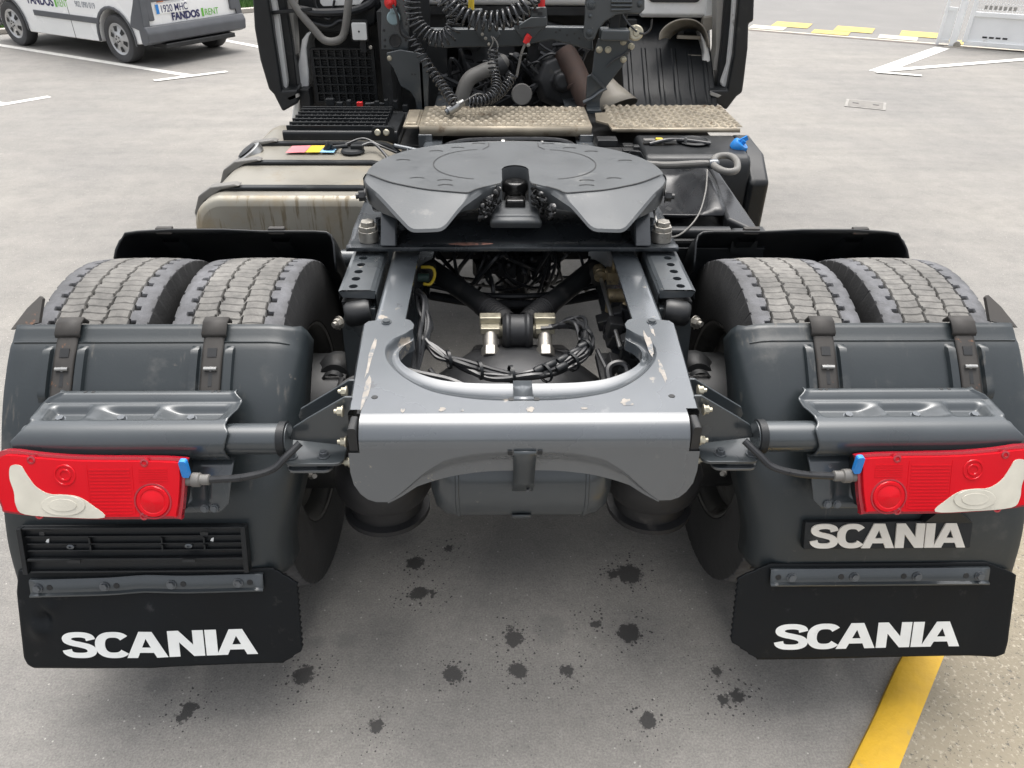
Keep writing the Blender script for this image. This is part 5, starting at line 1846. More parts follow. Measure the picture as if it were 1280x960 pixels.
dr = MB().ext([(1.167,2,1.741), (1.212,2,1.438), (1.226,2,1.341), (1.203,2,1.334), (1.22,2,1.22), (1.227,2,1.086), (1.23,2,1.003), (1.204,2,0.983), (1.16,2,0.913), (1.066,2,0.97), (1.051,2,1.014), (1.147,2,1.018), (1.153,2,1.182), (1.133,2,1.437), (1.091,2,1.74)], (.03, .30, 0)).obj('side_deflector', BLKP, truck, bev=.012, seg=3)
MB().ext([(1.078,2.06,1.738), (1.126,2.06,1.431), (1.137,2.06,1.322), (1.148,2.06,1.132), (1.13,2.06,1.038), (1.136,2.06,1.022), (1.163,2.06,1.014), (1.164,2.06,1.209), (1.163,2.06,1.359), (1.154,2.06,1.431), (1.104,2.06,1.738)], (0, .06, 0)).obj('sealer_strip', WHITEM, dl if False else dr, bev=.004)
MB().ext([(1.054,2.1,1.736), (1.097,2.1,1.426), (1.113,2.1,1.203), (1.116,2.1,0.997), (1.163,2.1,0.997), (1.161,2.1,1.164), (1.133,2.1,1.426), (1.088,2.1,1.736)], (0, .12, 0)).obj('inner_panel', BLKP, dr, bev=.006)
MB().ext([(1.018,2.14,1.734), (1.063,2.14,1.421), (1.095,2.14,1.196), (1.095,2.14,1.085), (1.121,2.14,1.086), (1.122,2.14,1.235), (1.108,2.14,1.422), (1.064,2.14,1.734)], (0, .1, 0)).obj('grey_strip', GREYS, dr, bev=.004)
MB().ext([(1.013,2.18,1.266), (1.056,2.18,1.209), (1.083,2.18,1.142), (1.109,2.18,1.029), (1.11,2.18,0.996), (1.076,2.18,0.988), (1.051,2.18,1.012), (1.041,2.18,1.11), (1.045,2.18,1.169)], (0, .25, 0)).obj('wing_corner', WHITE, dr, bev=.012, seg=3)
MB().ext([(1.057,1.99,1.012), (1.119,1.99,0.992), (1.104,1.99,0.98), (1.06,1.99,0.992)], (0, .02, -.004)).obj('rub_patch', GREYS, dr, bev=.002)
# beige inner wing, white stays, corrugated wheel-arch liner
pa = cat([(0.787,2.12,1.236), (0.791,2.12,1.274), (0.828,2.12,1.312), (0.891,2.12,1.334), (0.966,2.12,1.327), (1.022,2.12,1.283), (1.056,2.12,1.199)], 5)
pb = cat([(0.884,2.3,1.208), (0.898,2.3,1.232), (0.926,2.3,1.252), (0.968,2.3,1.264), (1.007,2.3,1.26), (1.037,2.3,1.233), (1.065,2.3,1.161)], 5)
m = MB().grid([[a.lerp(b, f) + Vector((0, 0, .012 * math.sin(math.pi * f))) for a, b in zip(pa, pb)] for f in (0, .25, .5, .75, 1)])
m.obj('inner_wing', BEIGE, truck, ang=60, solid=.006)
m = MB()
m.bar((0.899,2.22,1.237), (1.036,2.22,1.233), .02, .018).bar((0.967,2.22,1.142), (1.054,2.22,1.139), .02, .018)
m.ext([(1.027,2.23,1.251), (1.091,2.23,1.275), (1.099,2.23,1.336), (1.033,2.23,1.328)], (0, .05, 0))
m.obj('wing_stay', BEIGE, truck, bev=.003)
ax0, ax1 = (0.61,2.1,1.051)[0], (1.094,2.1,1.053)[0]
az0, az1 = (0.59,1.9,0.951)[2], (0.609,2.1,1.055)[2]
rows = []
for (y, z) in ((1.80, az0 - .03), (1.95, az0 + .0), (2.05, az0 + .06), (2.10, az1), (2.25, az1 + .12), (2.4, az1 + .3)):
    r = []
    for i in range(73):
        x = ax0 + (ax1 - ax0) * i / 72
        k = (i % 12) / 12
        r.append((x, y - .016 * (1 if .35 < k < .65 else 0) * (z < az1 + .01), z))
    rows.append(r)
MB().grid(rows).obj('arch_liner', BLKP, truck, ang=30, solid=.004)
wt = MB().lathe([(.30, -.14), (.42, -.155), (.50, -.13), (.505, -.06), (.505, .06), (.50, .13), (.42, .155), (.30, .14)], (0, 0, 0), (1, 0, 0), 48)
wto = wt.obj('front_wheel', RUB, truck)
wto.location = (.98, 3.55, .5)
rim(1).obj('rim', RIMM, wto)
w2 = wto.copy()
C.objects.link(w2)
w2.location = (-.98, 3.55, .5)
r2 = wto.children[0].copy()
C.objects.link(r2)
r2.parent = w2
# cab floor, plus dark panels and blocks added as backdrop where gaps look shaded
MB().box((-.74, 2.42, 1.10), (.82, .04, .62)).obj('dark_backdrop', DARK, truck)  # added black panel behind the grille, its colour stands in for shade
MB().box((.0, 1.62, .72), (1.9, .62, .40)).obj('dark_fill', DARK, truck)  # added dark block that fills the view under the deck with shade
MB().box((.0, 1.24, .78), (1.1, .10, .26)).obj('cross_member', DARK, truck)  # added dark filler, hides the bright ground seen below the deck
m = MB()
m.box((0, 3.2, 1.34), (2.2, 1.7, .04)).box((0, 3.0, .95), (1.9, .05, .8)).box((-.62, 2.5, 1.0), (.05, 1.0, .75))  # flat floor, and upright dark panels added as backdrop behind the engine
m.obj('cab_floor_backdrop', DARK, truck)
# ---- sockets plate and left support of the cab beam
sp = MB().ext([(-0.572,1.78,1.645), (-0.604,1.78,1.24), (-0.478,1.78,1.237), (-0.461,1.78,1.386), (-0.458,1.78,1.645)], (0, .012, 0)).obj('socket_plate', CH2, truck, bev=.003)
def onp(u_v, r, prof, mt, nm, par, n=20):
    MB().lathe([(a * r, b) for a, b in prof], u_v, (0, -1, 0), n).obj(nm, mt, par)
onp((-0.535,1.778,1.379), .031, ((1, 0), (1, .012), (.85, .016), (0, .017)), GREYC, 'socket_cover', sp)
MB().box(((-0.532,1.77,1.41)[0], 1.765, (-0.532,1.77,1.41)[2]), (.03, .02, .02)).obj('cover_hinge', GREYC, sp, bev=.003)
onp((-0.536,1.778,1.279), .030, ((1, 0), (.95, .003), (.85, .003), (.8, .0015), (0, .001)), DARK, 'socket_hole', sp)
onp((-0.545,1.778,1.443), .028, ((1, 0), (1, .01), (.6, .012), (.5, .03), (0, .035)), REDP, 'red_coupling', sp)
for q in ((-0.585,1.778,1.282), (-0.486,1.778,1.283), (-0.587,1.778,1.254), (-0.585,1.778,1.324), (-0.478,1.778,1.352)):
    MB().lathe([(0, .002), (.005, .002), (.006, 0)], q, (0, -1, 0), 10).obj('bolt', DARK, sp)
MB().tube([(-0.53,1.74,1.437), (-0.511,1.73,1.392), (-0.501,1.73,1.318), (-0.455,1.74,1.296), (-0.432,1.74,1.313)], .006, 8, sm=8).obj('socket_cable', CABLE, sp)
MB().ext([(-0.453,1.84,1.642), (-0.476,1.84,1.238), (-0.392,1.84,1.224), (-0.369,1.84,1.379), (-0.37,1.84,1.642)], (0, .01, 0)).obj('backing_plate', BLKP, sp, bev=.004)
lg = MB().ext([(-0.574,1.72,1.236), (-0.509,1.72,1.25), (-0.386,1.72,1.23), (-0.38,1.72,1.145), (-0.392,1.72,0.979), (-0.447,1.72,0.978), (-0.452,1.72,1.027), (-0.476,1.72,1.064), (-0.517,1.72,1.086), (-0.53,1.72,1.123), (-0.546,1.72,1.166), (-0.573,1.72,1.201)], (0, .014, 0)).obj('cab_support', CH2, truck, bev=.004)
MB().box(((-0.415,1.76,1.108)[0], 1.76, 1.08), (.012, .08, .24)).obj('support_web', CH2, lg)
onp((-0.561,1.718,1.212), .012, ((1, 0), (.8, .006), (0, .007)), GOLD, 'bolt', lg, 12)
for q in ((-0.46,1.719,1.141), (-0.445,1.719,1.141)):
    onp(q, .004, ((1, 0), (.9, .001), (0, .001)), DARK, 'hole', lg, 10)
# ---- cross beam with holes, clamps and couplings
bm_ = MB().ext([(-0.38,1.8,1.329), (0.018,1.8,1.331), (0.093,1.8,1.342), (0.397,1.8,1.34), (0.412,1.8,1.234), (0.326,1.8,1.255), (0.209,1.8,1.283), (0.057,1.8,1.254), (-0.288,1.8,1.245), (-0.384,1.8,1.252)], (0, .05, 0)).obj('cab_beam', CH2, truck, bev=.008, seg=3)
for q in ((0.246,1.798,1.326), (0.281,1.798,1.305), (0.315,1.798,1.312), (0.339,1.798,1.291), (0.227,1.798,1.318)):
    onp(q, .005, ((1, 0), (.9, .001), (0, .001)), DARK, 'hole', bm_, 10)
MB().ext([(-0.19,1.74,1.419), (-0.12,1.74,1.423), (-0.117,1.74,1.386), (-0.051,1.74,1.346), (-0.036,1.74,1.312), (-0.073,1.74,1.277), (-0.122,1.74,1.284), (-0.162,1.74,1.339), (-0.188,1.74,1.359)], (0, .03, 0)).obj('hose_clamp', CH2, bm_, bev=.006)
for q in ((-0.122,1.735,1.316), (-0.107,1.735,1.299), (-0.092,1.735,1.274)):
    onp(q, .008, ((1, 0), (.8, .006), (0, .007)), ZINC, 'bolt', bm_, 10)
MB().cyl((-0.172,1.75,1.418), (-0.169,1.75,1.587), .014, n=12).obj('yellow_stem', YEL, bm_)
rb_ = MB().ext([(0.034,1.72,1.37), (0.104,1.72,1.38), (0.103,1.72,1.43), (0.173,1.72,1.434), (0.182,1.72,1.37), (0.169,1.72,1.343), (0.136,1.72,1.323), (0.106,1.72,1.295), (0.061,1.72,1.302), (0.024,1.72,1.343)], (0, .03, 0)).obj('coupling_bracket', CH2, truck, bev=.006)
MB().ext([(0.103,1.7,1.393), (0.173,1.7,1.396), (0.178,1.7,1.356), (0.045,1.7,1.346), (0.049,1.7,1.362)], (0, .018, 0)).obj('bracket_ledge', CH2, rb_, bev=.004)
for q in ((0.122,1.717,1.417), (0.144,1.717,1.407)):
    MB().box(q, (.022, .004, .014)).obj('slot', DARK, rb_)
MB().cyl((0.15,1.71,1.438), (0.148,1.71,1.529), .016, n=12).obj('red_coupling', REDP, rb_)
rc = MB().tube([(0.098,1.7,1.319), (0.09,1.7,1.308), (0.08,1.7,1.284)], .015, 12).obj('red_sleeve', REDP, rb_)
MB().tube([(0.083,1.7,1.291), (0.062,1.7,1.243), (0.047,1.7,1.176), (0.037,1.7,1.136), (0.01,1.72,1.128)], .006, 8, sm=8).obj('air_line', PIPE, rb_)
onp((0.091,1.69,1.279), .010, ((1, 0), (.8, .006), (0, .007)), ZINC, 'bolt', rb_, 10)
# ---- right-hand cab mount
rm = MB().ext([(0.34,1.66,1.658), (0.345,1.66,1.406), (0.343,1.66,1.319), (0.362,1.66,1.302), (0.395,1.66,1.306), (0.414,1.66,1.353), (0.441,1.66,1.383), (0.487,1.66,1.41), (0.541,1.66,1.417), (0.595,1.66,1.414), (0.615,1.66,1.434), (0.591,1.66,1.66)], (0, .02, 0)).obj('cab_mount', CH2, truck, bev=.007, seg=3)
for v in (1, 6, 11):
    MB().tube([(lambda p: p)((0.46,1.655,1.466)), (0.553,1.655,1.466)], .007, 8).obj('rib', CH2, rm) if v == 1 else None
MB().tube([(0.461,1.655,1.45), (0.555,1.655,1.45)], .007, 8).obj('rib', CH2, rm)
MB().tube([(0.462,1.655,1.433), (0.549,1.655,1.434)], .007, 8).obj('rib', CH2, rm)
for q, r_ in (((0.371,1.659,1.452), .022), ((0.371,1.659,1.336), .017), ((0.37,1.659,1.406), .010), ((0.591,1.659,1.456), .014)):
    onp(q, r_, ((1, 0), (.9, .004), (.6, .005), (.5, .010), (0, .011)), CH2, 'bolt', rm, 18)
MB().bar((0.424,1.7,1.327), (0.559,1.7,1.324), .09, .050).obj('lock_arm', CH2, rm, bev=.01)
m = MB().lathe([(.0, .0), (.032, 0), (.034, .006), (.034, .045), (.028, .05), (.016, .05), (.013, .056), (0, .056)], (0.586,1.71,1.33), (0, -1, .15), 26)
m.obj('roller', GOLD, rm)
m = MB().box((0.49,1.72,1.375), (.05, .03, .10)).box((0.531,1.74,1.37), (.04, .02, .11))
m.obj('mount_damper', BLKP, rm, bev=.006)
MB().tube([(0.518,1.68,1.411), (0.548,1.66,1.374), (0.585,1.64,1.344)], .004, 6, sm=6).tube([(0.596,1.66,1.337), (0.626,1.66,1.334), (0.649,1.66,1.354), (0.652,1.66,1.394)], .005, 6, sm=6).obj('lock_cable', CABLE, rm)
lg2 = MB().ext([(0.42,1.71,1.305), (0.562,1.71,1.302), (0.587,1.71,1.278), (0.568,1.71,1.243), (0.546,1.71,1.187), (0.47,1.71,1.085), (0.447,1.71,1.033), (0.45,1.71,0.995), (0.459,1.71,0.973), (0.393,1.71,0.965), (0.378,1.71,1.018), (0.378,1.71,1.136), (0.4,1.71,1.15), (0.405,1.71,1.243)], (0, .016, 0)).obj('cab_support', CH2, truck, bev=.004)
MB().bar((0.395,1.7,1.149), (0.465,1.7,1.087), .016, .012).obj('support_rib', CH, lg2)
MB().tube([(0.365,1.7,1.02), (0.41,1.7,1.043), (0.443,1.7,1.069), (0.473,1.7,1.087)], .009, 8, sm=5).obj('support_rib', CH, lg2)
MB().tube([(0.465,1.7,1.181), (0.494,1.7,1.21), (0.544,1.7,1.238), (0.572,1.7,1.263)], .004, 6, sm=5).obj('lock_cable', CABLE, lg2)
for q in ((0.427,1.708,1.257), (0.468,1.708,1.257), (0.544,1.708,1.215), (0.537,1.708,1.292), (0.576,1.708,1.272)):
    onp(q, .013, ((1.2, 0), (1.2, .004), (1, .005), (.8, .012), (0, .013)), GOLD, 'bolt', lg2, 12)
MB().box((0.415,1.68,0.987), (.07, .06, .02)).obj('support_foot', CH2, lg2, bev=.004)
# ---- engine, gearbox, exhaust
eng = MB()
for i in range(46):
    x, z = rr.uniform(-.30, .42), rr.uniform(.80, 1.22)
    eng.box((x, 2.45 + rr.uniform(-.1, .2), z), (rr.uniform(.04, .2), rr.uniform(.06, .2), rr.uniform(.03, .14)), Matrix.Rotation(rr.uniform(-.3, .3), 3, 'Y'))
for i in range(18):
    x, z = rr.uniform(-.30, .45), rr.uniform(.88, 1.25)
    eng.lathe([(0, .0), (.03, 0), (.034, .02), (.03, .06), (.018, .065), (0, .07)], (x, 2.36, z), (rr.uniform(-.5, .5), -1, rr.uniform(-.3, .5)), 14)
engo = eng.obj('engine', ENG, truck, ang=40)
m = MB().lathe([(0, .16), (.05, .16), (.06, .14), (.12, .13), (.15, .09), (.16, 0), (.16, -.2)], (0.294,2.28,1.014), (0, -1, .1), 8)
m.lathe([(0, .19), (.035, .19), (.05, .17), (.05, .15)], (0.294,2.28,1.014), (0, -1, .1), 20)
m.obj('gearbox', ENG, engo, bev=.01)
MB().lathe([(0, .03), (.05, .03), (.055, .02), (.055, 0)], (0.076,2.05,0.979), (0, -1, .2), 24).obj('disc_cover', PIPE, engo)
m = MB().tube([(-0.24,2,0.908), (-0.234,2,0.981), (-0.2,2.02,1.056), (-0.134,2.06,1.087), (-0.067,2.1,1.104), (-0.016,2.15,1.126)], .038, 16, sm=8)
m.obj('coolant_hose', PIPE, engo)
m = MB().lathe([(.045, 0), (.05, .01), (.05, .05), (.045, .06)], (-0.017,2.12,1.124), (-.8, -.2, -.5), 18)
m.obj('hose_clamp', ENG, engo)
ep = MB().tube([(0.307,2.2,1.158), (0.355,2.12,1.086), (0.392,2.02,1.011), (0.432,1.95,0.939)], .060, 20, sm=5)
ep.lathe([(.062, 0), (.070, .004), (.070, .018), (.062, .022)], (0.377,2.06,1.042), (.3, -.3, -.8), 20)
ep.obj('exhaust_pipe', RUSTY, truck)
a_, b_ = Vector((0.492,1.92,1.079)), Vector((0.549,1.84,0.953))
MB().lathe([(.035, 0), (.055, .3 * (b_ - a_).length), (.085, .65 * (b_ - a_).length), (.115, (b_ - a_).length)], a_, b_ - a_, 28).obj('heat_shield', BEIGE, truck, ang=60, solid=.003)
m = MB()
for i in range(22):
    x = rr.uniform(-.28, .44)
    m.tube([(x, 2.25, rr.uniform(.9, 1.22)), (x + rr.uniform(-.15, .15), 2.18, rr.uniform(.95, 1.2)), (x + rr.uniform(-.3, .3), 2.22, rr.uniform(.85, 1.15))], rr.choice((.006, .008, .011)), 6, sm=7)
m.obj('engine_hose', CABLE, engo)
m = MB()
for i in range(12):
    x = rr.uniform(.56, 1.02)
    m.box((x, 2.35, rr.uniform(1.08, 1.28)), (rr.uniform(.04, .12), .1, rr.uniform(.04, .10)))
m.obj('frame_front', DARK, truck, bev=.006)
# ---- spiral air and electric hoses
HB = mat('spiral_hose', (.022, .024, .027), .2, var=.15, vs=40, spec=.8)
sh = lambda pts, Rc, r, turns, nm='spiral_hose': MB().coil(pts, Rc, r, turns).obj(nm, HB, truck, ang=80)
sh([(-0.43,1.66,1.623), (-0.435,1.66,1.498), (-0.43,1.66,1.402), (-0.397,1.65,1.344), (-0.332,1.63,1.31), (-0.268,1.62,1.332), (-0.245,1.62,1.382), (-0.247,1.63,1.439), (-0.199,1.65,1.517), (-0.162,1.66,1.625)], .034, .0052, 32)
sh([(-0.319,1.6,1.536), (-0.283,1.6,1.474), (-0.218,1.59,1.418), (-0.129,1.58,1.394), (-0.022,1.58,1.401), (0.066,1.6,1.444), (0.112,1.62,1.512), (0.137,1.63,1.629)], .038, .0062, 24)
sh([(-0.444,1.64,1.325), (-0.418,1.63,1.273), (-0.371,1.6,1.203), (-0.316,1.55,1.14), (-0.278,1.5,1.099), (-0.248,1.45,1.075)], .022, .0045, 15)
sh([(-0.073,1.64,1.273), (-0.073,1.62,1.208), (-0.059,1.58,1.146), (-0.066,1.52,1.106), (-0.121,1.47,1.078), (-0.186,1.44,1.078)], .022, .0040, 20)
sh([(0.02,1.66,1.158), (-0.006,1.63,1.118), (-0.052,1.57,1.084), (-0.111,1.5,1.071), (-0.168,1.46,1.094)], .022, .0040, 16)
pg = MB().lathe([(0, 0), (.020, 0), (.022, .01), (.022, .055), (.018, .06), (.016, .085), (0, .085)], (-0.28,1.477,1.03), (.75, .35, .35), 20)
pgo = pg.obj('hose_plug', STEEL, truck)
MB().lathe([(0, 0), (.014, 0), (.014, -.012), (0, -.012)], (-0.28,1.477,1.03), (.75, .35, .35), 14).obj('plug_pin', BOLT, pgo)
MB().tube([(-0.223,1.45,1.068), (-0.185,1.44,1.092), (-0.139,1.46,1.111), (-0.096,1.5,1.089)], .0035, 6, sm=6).obj('plug_wire', PIPE, pgo)
MB().tube([(-0.08,1.66,1.32), (-0.073,1.65,1.292), (-0.095,1.64,1.252), (-0.088,1.64,1.232)], .0035, 6, sm=6).tube([(-0.073,1.66,1.317), (-0.051,1.65,1.285), (-0.055,1.64,1.252)], .0035, 6, sm=6).obj('hose_tail', PIPE, truck)

# ================================================================ parked van
van = thing('parked_van', 'white small van with grey bumper and lettering parked at upper left', 'van', (-4.334, 8.748, 0), R(148.04), sc=.8976)
VW = mat('van_white', (.86, .86, .85), .25, 0, .6, var=.02, vs=2, dirt=[((.50, .49, .46), 4, .62, .8, .5)])
VG = mat('van_grey_plastic', (.10, .105, .115), .5, var=.1, vs=6)
VT = mat('van_tyre', (.05, .05, .052), .7, var=.15, vs=9)
VGL = mat('van_glass', (.02, .025, .03), .06, 0, .5)
VHUB = mat('wheel_trim', (.50, .50, .50), .35, .6, var=.06, vs=9)
NAVY = mat('navy_print', (.03, .03, .11), .5)
GREEN = mat('green_print', (.16, .50, .06), .5)
GREY = mat('grey_print', (.25, .27, .30), .5)


def arch(cx, r, a0=180, a1=0, n=14, z=.31):
    return [(cx + r * math.cos(R(a0 + (a1 - a0) * i / n)), z + r * math.sin(R(a0 + (a1 - a0) * i / n))) for i in range(n + 1)]


side = [(-.60, .30), (-.36, .27)] + [p for p in arch(0, .375) if p[1] > .25] + [(.40, .24), (2.11, .23)] + [p for p in arch(2.51, .375) if p[1] > .25] + [(2.92, .27), (3.22, .30), (3.24, .55), (3.17, .80), (3.05, .92), (2.55, 1.08), (1.85, 1.58), (1.55, 1.68), (.8, 1.72), (-.2, 1.70), (-.50, 1.64), (-.58, 1.10), (-.61, .80), (-.61, .45)]
m = MB().prism(side, 'y', -.83, .83)
m.v = [(x, y * (1 - .16 * smooth01(.95, 1.75, z)) * (1 - .12 * smooth01(2.6, 3.3, x)), z) for x, y, z in m.v]
body = m.obj('body', VW, van, bev=.045, seg=3)
for sy in (-1, 1):
    m = MB()
    for cx in (0, 2.51):
        a = arch(cx, .375, 188, -8)
        b = arch(cx, .415, 188, -8)
        m.grid([[(x, sy * .836 * (1 - .12 * smooth01(2.6, 3.3, x)), z) for x, z in a], [(x, sy * .846 * (1 - .12 * smooth01(2.6, 3.3, x)), z) for x, z in b]])
    m.obj('arch_trim', VG, van, solid=.01)
    MB().box((1.08, sy * .838, .515), (1.52, .02, .075)).obj('side_moulding', VG, van, bev=.006)
    MB().box((.98, sy * .8305, .62), (.008, .004, .78)).obj('door_gap', DARK, van)
    m = MB().prism([(1.15, 1.08), (2.35, 1.08), (1.82, 1.50), (1.15, 1.56)], 'y', sy * .80, sy * .815)
    m.v = [(x, y * (1 - .16 * smooth01(.95, 1.75, z)) + sy * .022, z) for x, y, z in m.v]
    m.obj('side_window', VGL, van)
    MB().rbox((2.25, sy * .95, 1.12), (.10, .20, .16), .03, 'y').obj('wing_mirror', VG, van)
    # corner of the rear bumper climbing to the lamp
    m = MB().ext([(-.645, sy * .852, .44), (-.36, sy * .852, .50), (-.42, sy * .852, .62), (-.52, sy * .848, .78), (-.635, sy * .835, 1.02), (-.65, sy * .80, 1.02)], (0, -sy * .10, 0))
    m.obj('bumper_corner', VG, van, bev=.012)
    m = MB().box((-.625, sy * .70, .82), (.05, .10, .50)).obj('corner_post', VG, van, bev=.02)
    MB().box((-.60, sy * .74, 1.25), (.06, .12, .34)).obj('rear_lamp', RED, van, bev=.015)
    MB().rbox((3.14, sy * .60, .78), (.12, .34, .20), .05, 'x').obj('headlight', LAMPG, van)
m = MB().prism([(-.685, .47), (-.70, .43), (-.68, .31), (-.56, .27), (-.52, .30), (-.52, .51), (-.66, .515)], 'y', -.85, .85)
m.obj('rear_bumper', VG, van, bev=.02, seg=3)
MB().prism([(3.20, .26), (3.30, .32), (3.28, .52), (3.18, .54)], 'y', -.74, .74).obj('front_bumper', VG, van, bev=.02)
MB().box((-.6125, .12, 1.05), (.004, .010, 1.05)).obj('door_gap', DARK, van)
for sy in (-1, 1):
    MB().box((-.575, sy * .36, 1.36), (.02, .48, .36), Matrix.Rotation(-.12, 3, 'Y')).obj('rear_window', VGL, van, bev=.01)
MB().prism([(2.50, 1.13), (1.86, 1.56), (1.84, 1.55), (2.48, 1.12)], 'y', -.66, .66).obj('windscreen', VGL, van)
MB().box((-.618, .46, .83), (.03, .62, .08)).obj('handle_bar', VG, van, bev=.008)
MB().box((-.622, .50, .795), (.012, .10, .03)).obj('plate_lamp', mat('orange_lens', (.6, .18, .05), .3), van, bev=.003)
MB().box((-.55, 0, .25), (.3, 1.2, .06)).obj('underbody', DARK, van, bev=.01)
MB().box((1.2, 0, .24), (2.9, 1.30, .06)).obj('underbody', DARK, van, bev=.01)
m = MB().lathe([(.19, -.08), (.26, -.098), (.295, -.09), (.31, -.06), (.311, .06), (.295, .09), (.26, .098), (.205, .085), (.19, .07)], (0, 0, 0), (0, 1, 0), 44)
first = None
for cx in (0, 2.51):
    for sy in (-1, 1):
        w = bpy.data.objects.new('wheel', None)
        C.objects.link(w)
        w.parent = van
        w.location = (cx, sy * .735, .31)
        w.rotation_euler = (0, 0, 0 if sy > 0 else math.pi)
        if first is None:
            t = m.obj('tyre', VT, w)
            h = MB().lathe([(.208, .080), (.20, .086), (.188, .082), (.175, .074), (.07, .090), (.06, .098), (0, .10)], (0, 0, 0), (0, 1, 0), 44).obj('wheel_trim', VHUB, w)
            kids = [t, h]
            for k in range(6):
                a = R(60 * k + 20)
                q = MB()
                c0 = Vector((math.cos(a) * .135, .0845, math.sin(a) * .135))
                tx = Vector((-math.sin(a), 0, math.cos(a)))
                rx = Vector((math.cos(a), -.15, math.sin(a)))
                q.ext([c0 + tx * .020 - rx * .035, c0 + tx * .034 + rx * .030, c0 - tx * .034 + rx * .030, c0 - tx * .020 - rx * .035], (0, .004, 0))
                kids.append(q.obj('trim_slot', DARK, w))
            q = MB()
            for k in range(5):
                a = R(72 * k)
                q.lathe([(.011, .09), (.011, .104), (0, .105)], (math.cos(a) * .038, 0, math.sin(a) * .038), (0, 1, 0), 8)
            kids.append(q.obj('wheel_nut', DARK, w))
            first = kids
        else:
            for k_ in first:
                o = k_.copy()
                C.objects.link(o)
                o.parent = w


def text(name, s_, size, m_, parent, origin, xdir, ydir, bold=0, sx=1.0):
    cu = bpy.data.curves.new(name, 'FONT')
    cu.body = s_
    cu.size = size
    cu.offset = bold
    cu.extrude = .0006
    ob = bpy.data.objects.new(name, cu)
    C.objects.link(ob)
    bpy.context.view_layer.update()
    me = bpy.data.meshes.new_from_object(ob.evaluated_get(bpy.context.evaluated_depsgraph_get()))
    bpy.data.objects.remove(ob)
    me.materials.clear()
    me.materials.append(m_)
    o = bpy.data.objects.new(name, me)
    C.objects.link(o)
    o.parent = parent
    x, y = Vector(xdir), Vector(ydir)
    z = x.cross(y)
    o.matrix_local = Matrix.Translation(origin) @ Matrix((x, y, z)).transposed().to_4x4() @ Matrix.Diagonal((sx, 1, 1, 1))
    return o


SX, SY = (-1, 0, 0), (0, 0, 1)
text('lettering', 'FANDOS', .165, NAVY, van, (1.93, .8325, .635), SX, SY, .006, .98)
text('lettering', 'RENT', .14, GREEN, van, (1.20, .8325, .64), SX, SY, 0, .72)
MB().box((1.235, .8325, .695), (.045, .002, .135)).obj('logo_bar', GREEN, van, smooth=False)
text('lettering', '902 090 019', .105, GREY, van, (.78, .8325, .665), SX, SY, .001, .85)
RX, RY = (0, -1, 0), (0, 0, 1)
text('lettering', 'FANDOS', .125, NAVY, van, (-.6165, .36, .545), RX, RY, .005, .95)
text('lettering', 'RENT', .12, GREEN, van, (-.6165, -.20, .545), RX, RY, 0, .82)
MB().box((-.6155, -.165, .59), (.002, .035, .105)).obj('logo_bar', GREEN, van, smooth=False)
pl_ = MB().box((-.618, .32, .70), (.012, .54, .125)).obj('number_plate', WHITE, van, bev=.003)
MB().box((-.6252, .565, .70), (.002, .046, .115)).obj('plate_band', BLUE, pl_)
text('lettering', '1920 MHC', .125, NAVY, pl_, (-.6255, .525, .655), RX, RY, .001, .80)

# ================================================================ sliding gate
GW = mat('gate_white_paint', (.84, .85, .85), .4, 0, .2, var=.04, vs=3, dirt=[((.48, .45, .40), 5, .62, .78, .6)])
gp = Vector((6.544,9.731,-0)) - td * .17
ga = math.atan2(td.y, td.x)
gate = thing('sliding_gate', 'white metal gate with solid lower panel and wire mesh above at upper right', 'gate', gp, ga)
MB().box((.24, 0, 1.05), (.10, .10, 2.1)).obj('post', GW, gate, bev=.012)
m = MB().box((.04, .02, 1.05), (.045, .05, 2.1)).box((.12, .02, .06), (.12, .03, .04)).box((.12, .02, 2.08), (.12, .03, .04)).box((.12, .02, .48), (.12, .03, .05))
m.obj('guide_frame', GW, gate, bev=.004)
MB().box((.12, .03, .25), (.13, .006, .42)).obj('infill_panel', GW, gate)
MB().box((2.55, -.02, .235), (4.3, .03, .36)).obj('lower_panel', GW, gate, bev=.004)
for z in (.06, .44, 2.05):
    MB().box((2.55, -.035, z), (4.34, .06, .06)).obj('rail', GW, gate, bev=.006)
for x in (.38, 1.8, 3.2, 4.72):
    MB().box((x, -.035, 1.065), (.06, .066, 1.99)).obj('stile', GW, gate, bev=.006)
m = MB()
for i in range(108):
    m.box((.42 + .04 * i, -.03, 1.25), (.006, .006, 1.60))
for i in range(19):
    m.box((2.55, -.022, .50 + .08 * i), (4.3, .006, .006))
o = m.obj('wire_mesh', GW, gate, smooth=False)
for i in range(9):
    MB().box((.62 + .085 * i + (.2 if i > 3 else 0), -.0365, .15), (.06, .004, .022)).obj('drain_slot', DARK, gate)
for i in range(7):
    MB().box((.52 + .06 * i, -.04, .53), (.035, .006, .05)).obj('vent_slot', GREYS, gate)
MB().cyl((.30, -.05, .02), (.30, .05, .02), .05, n=20).obj('guide_wheel', ZINC, gate)

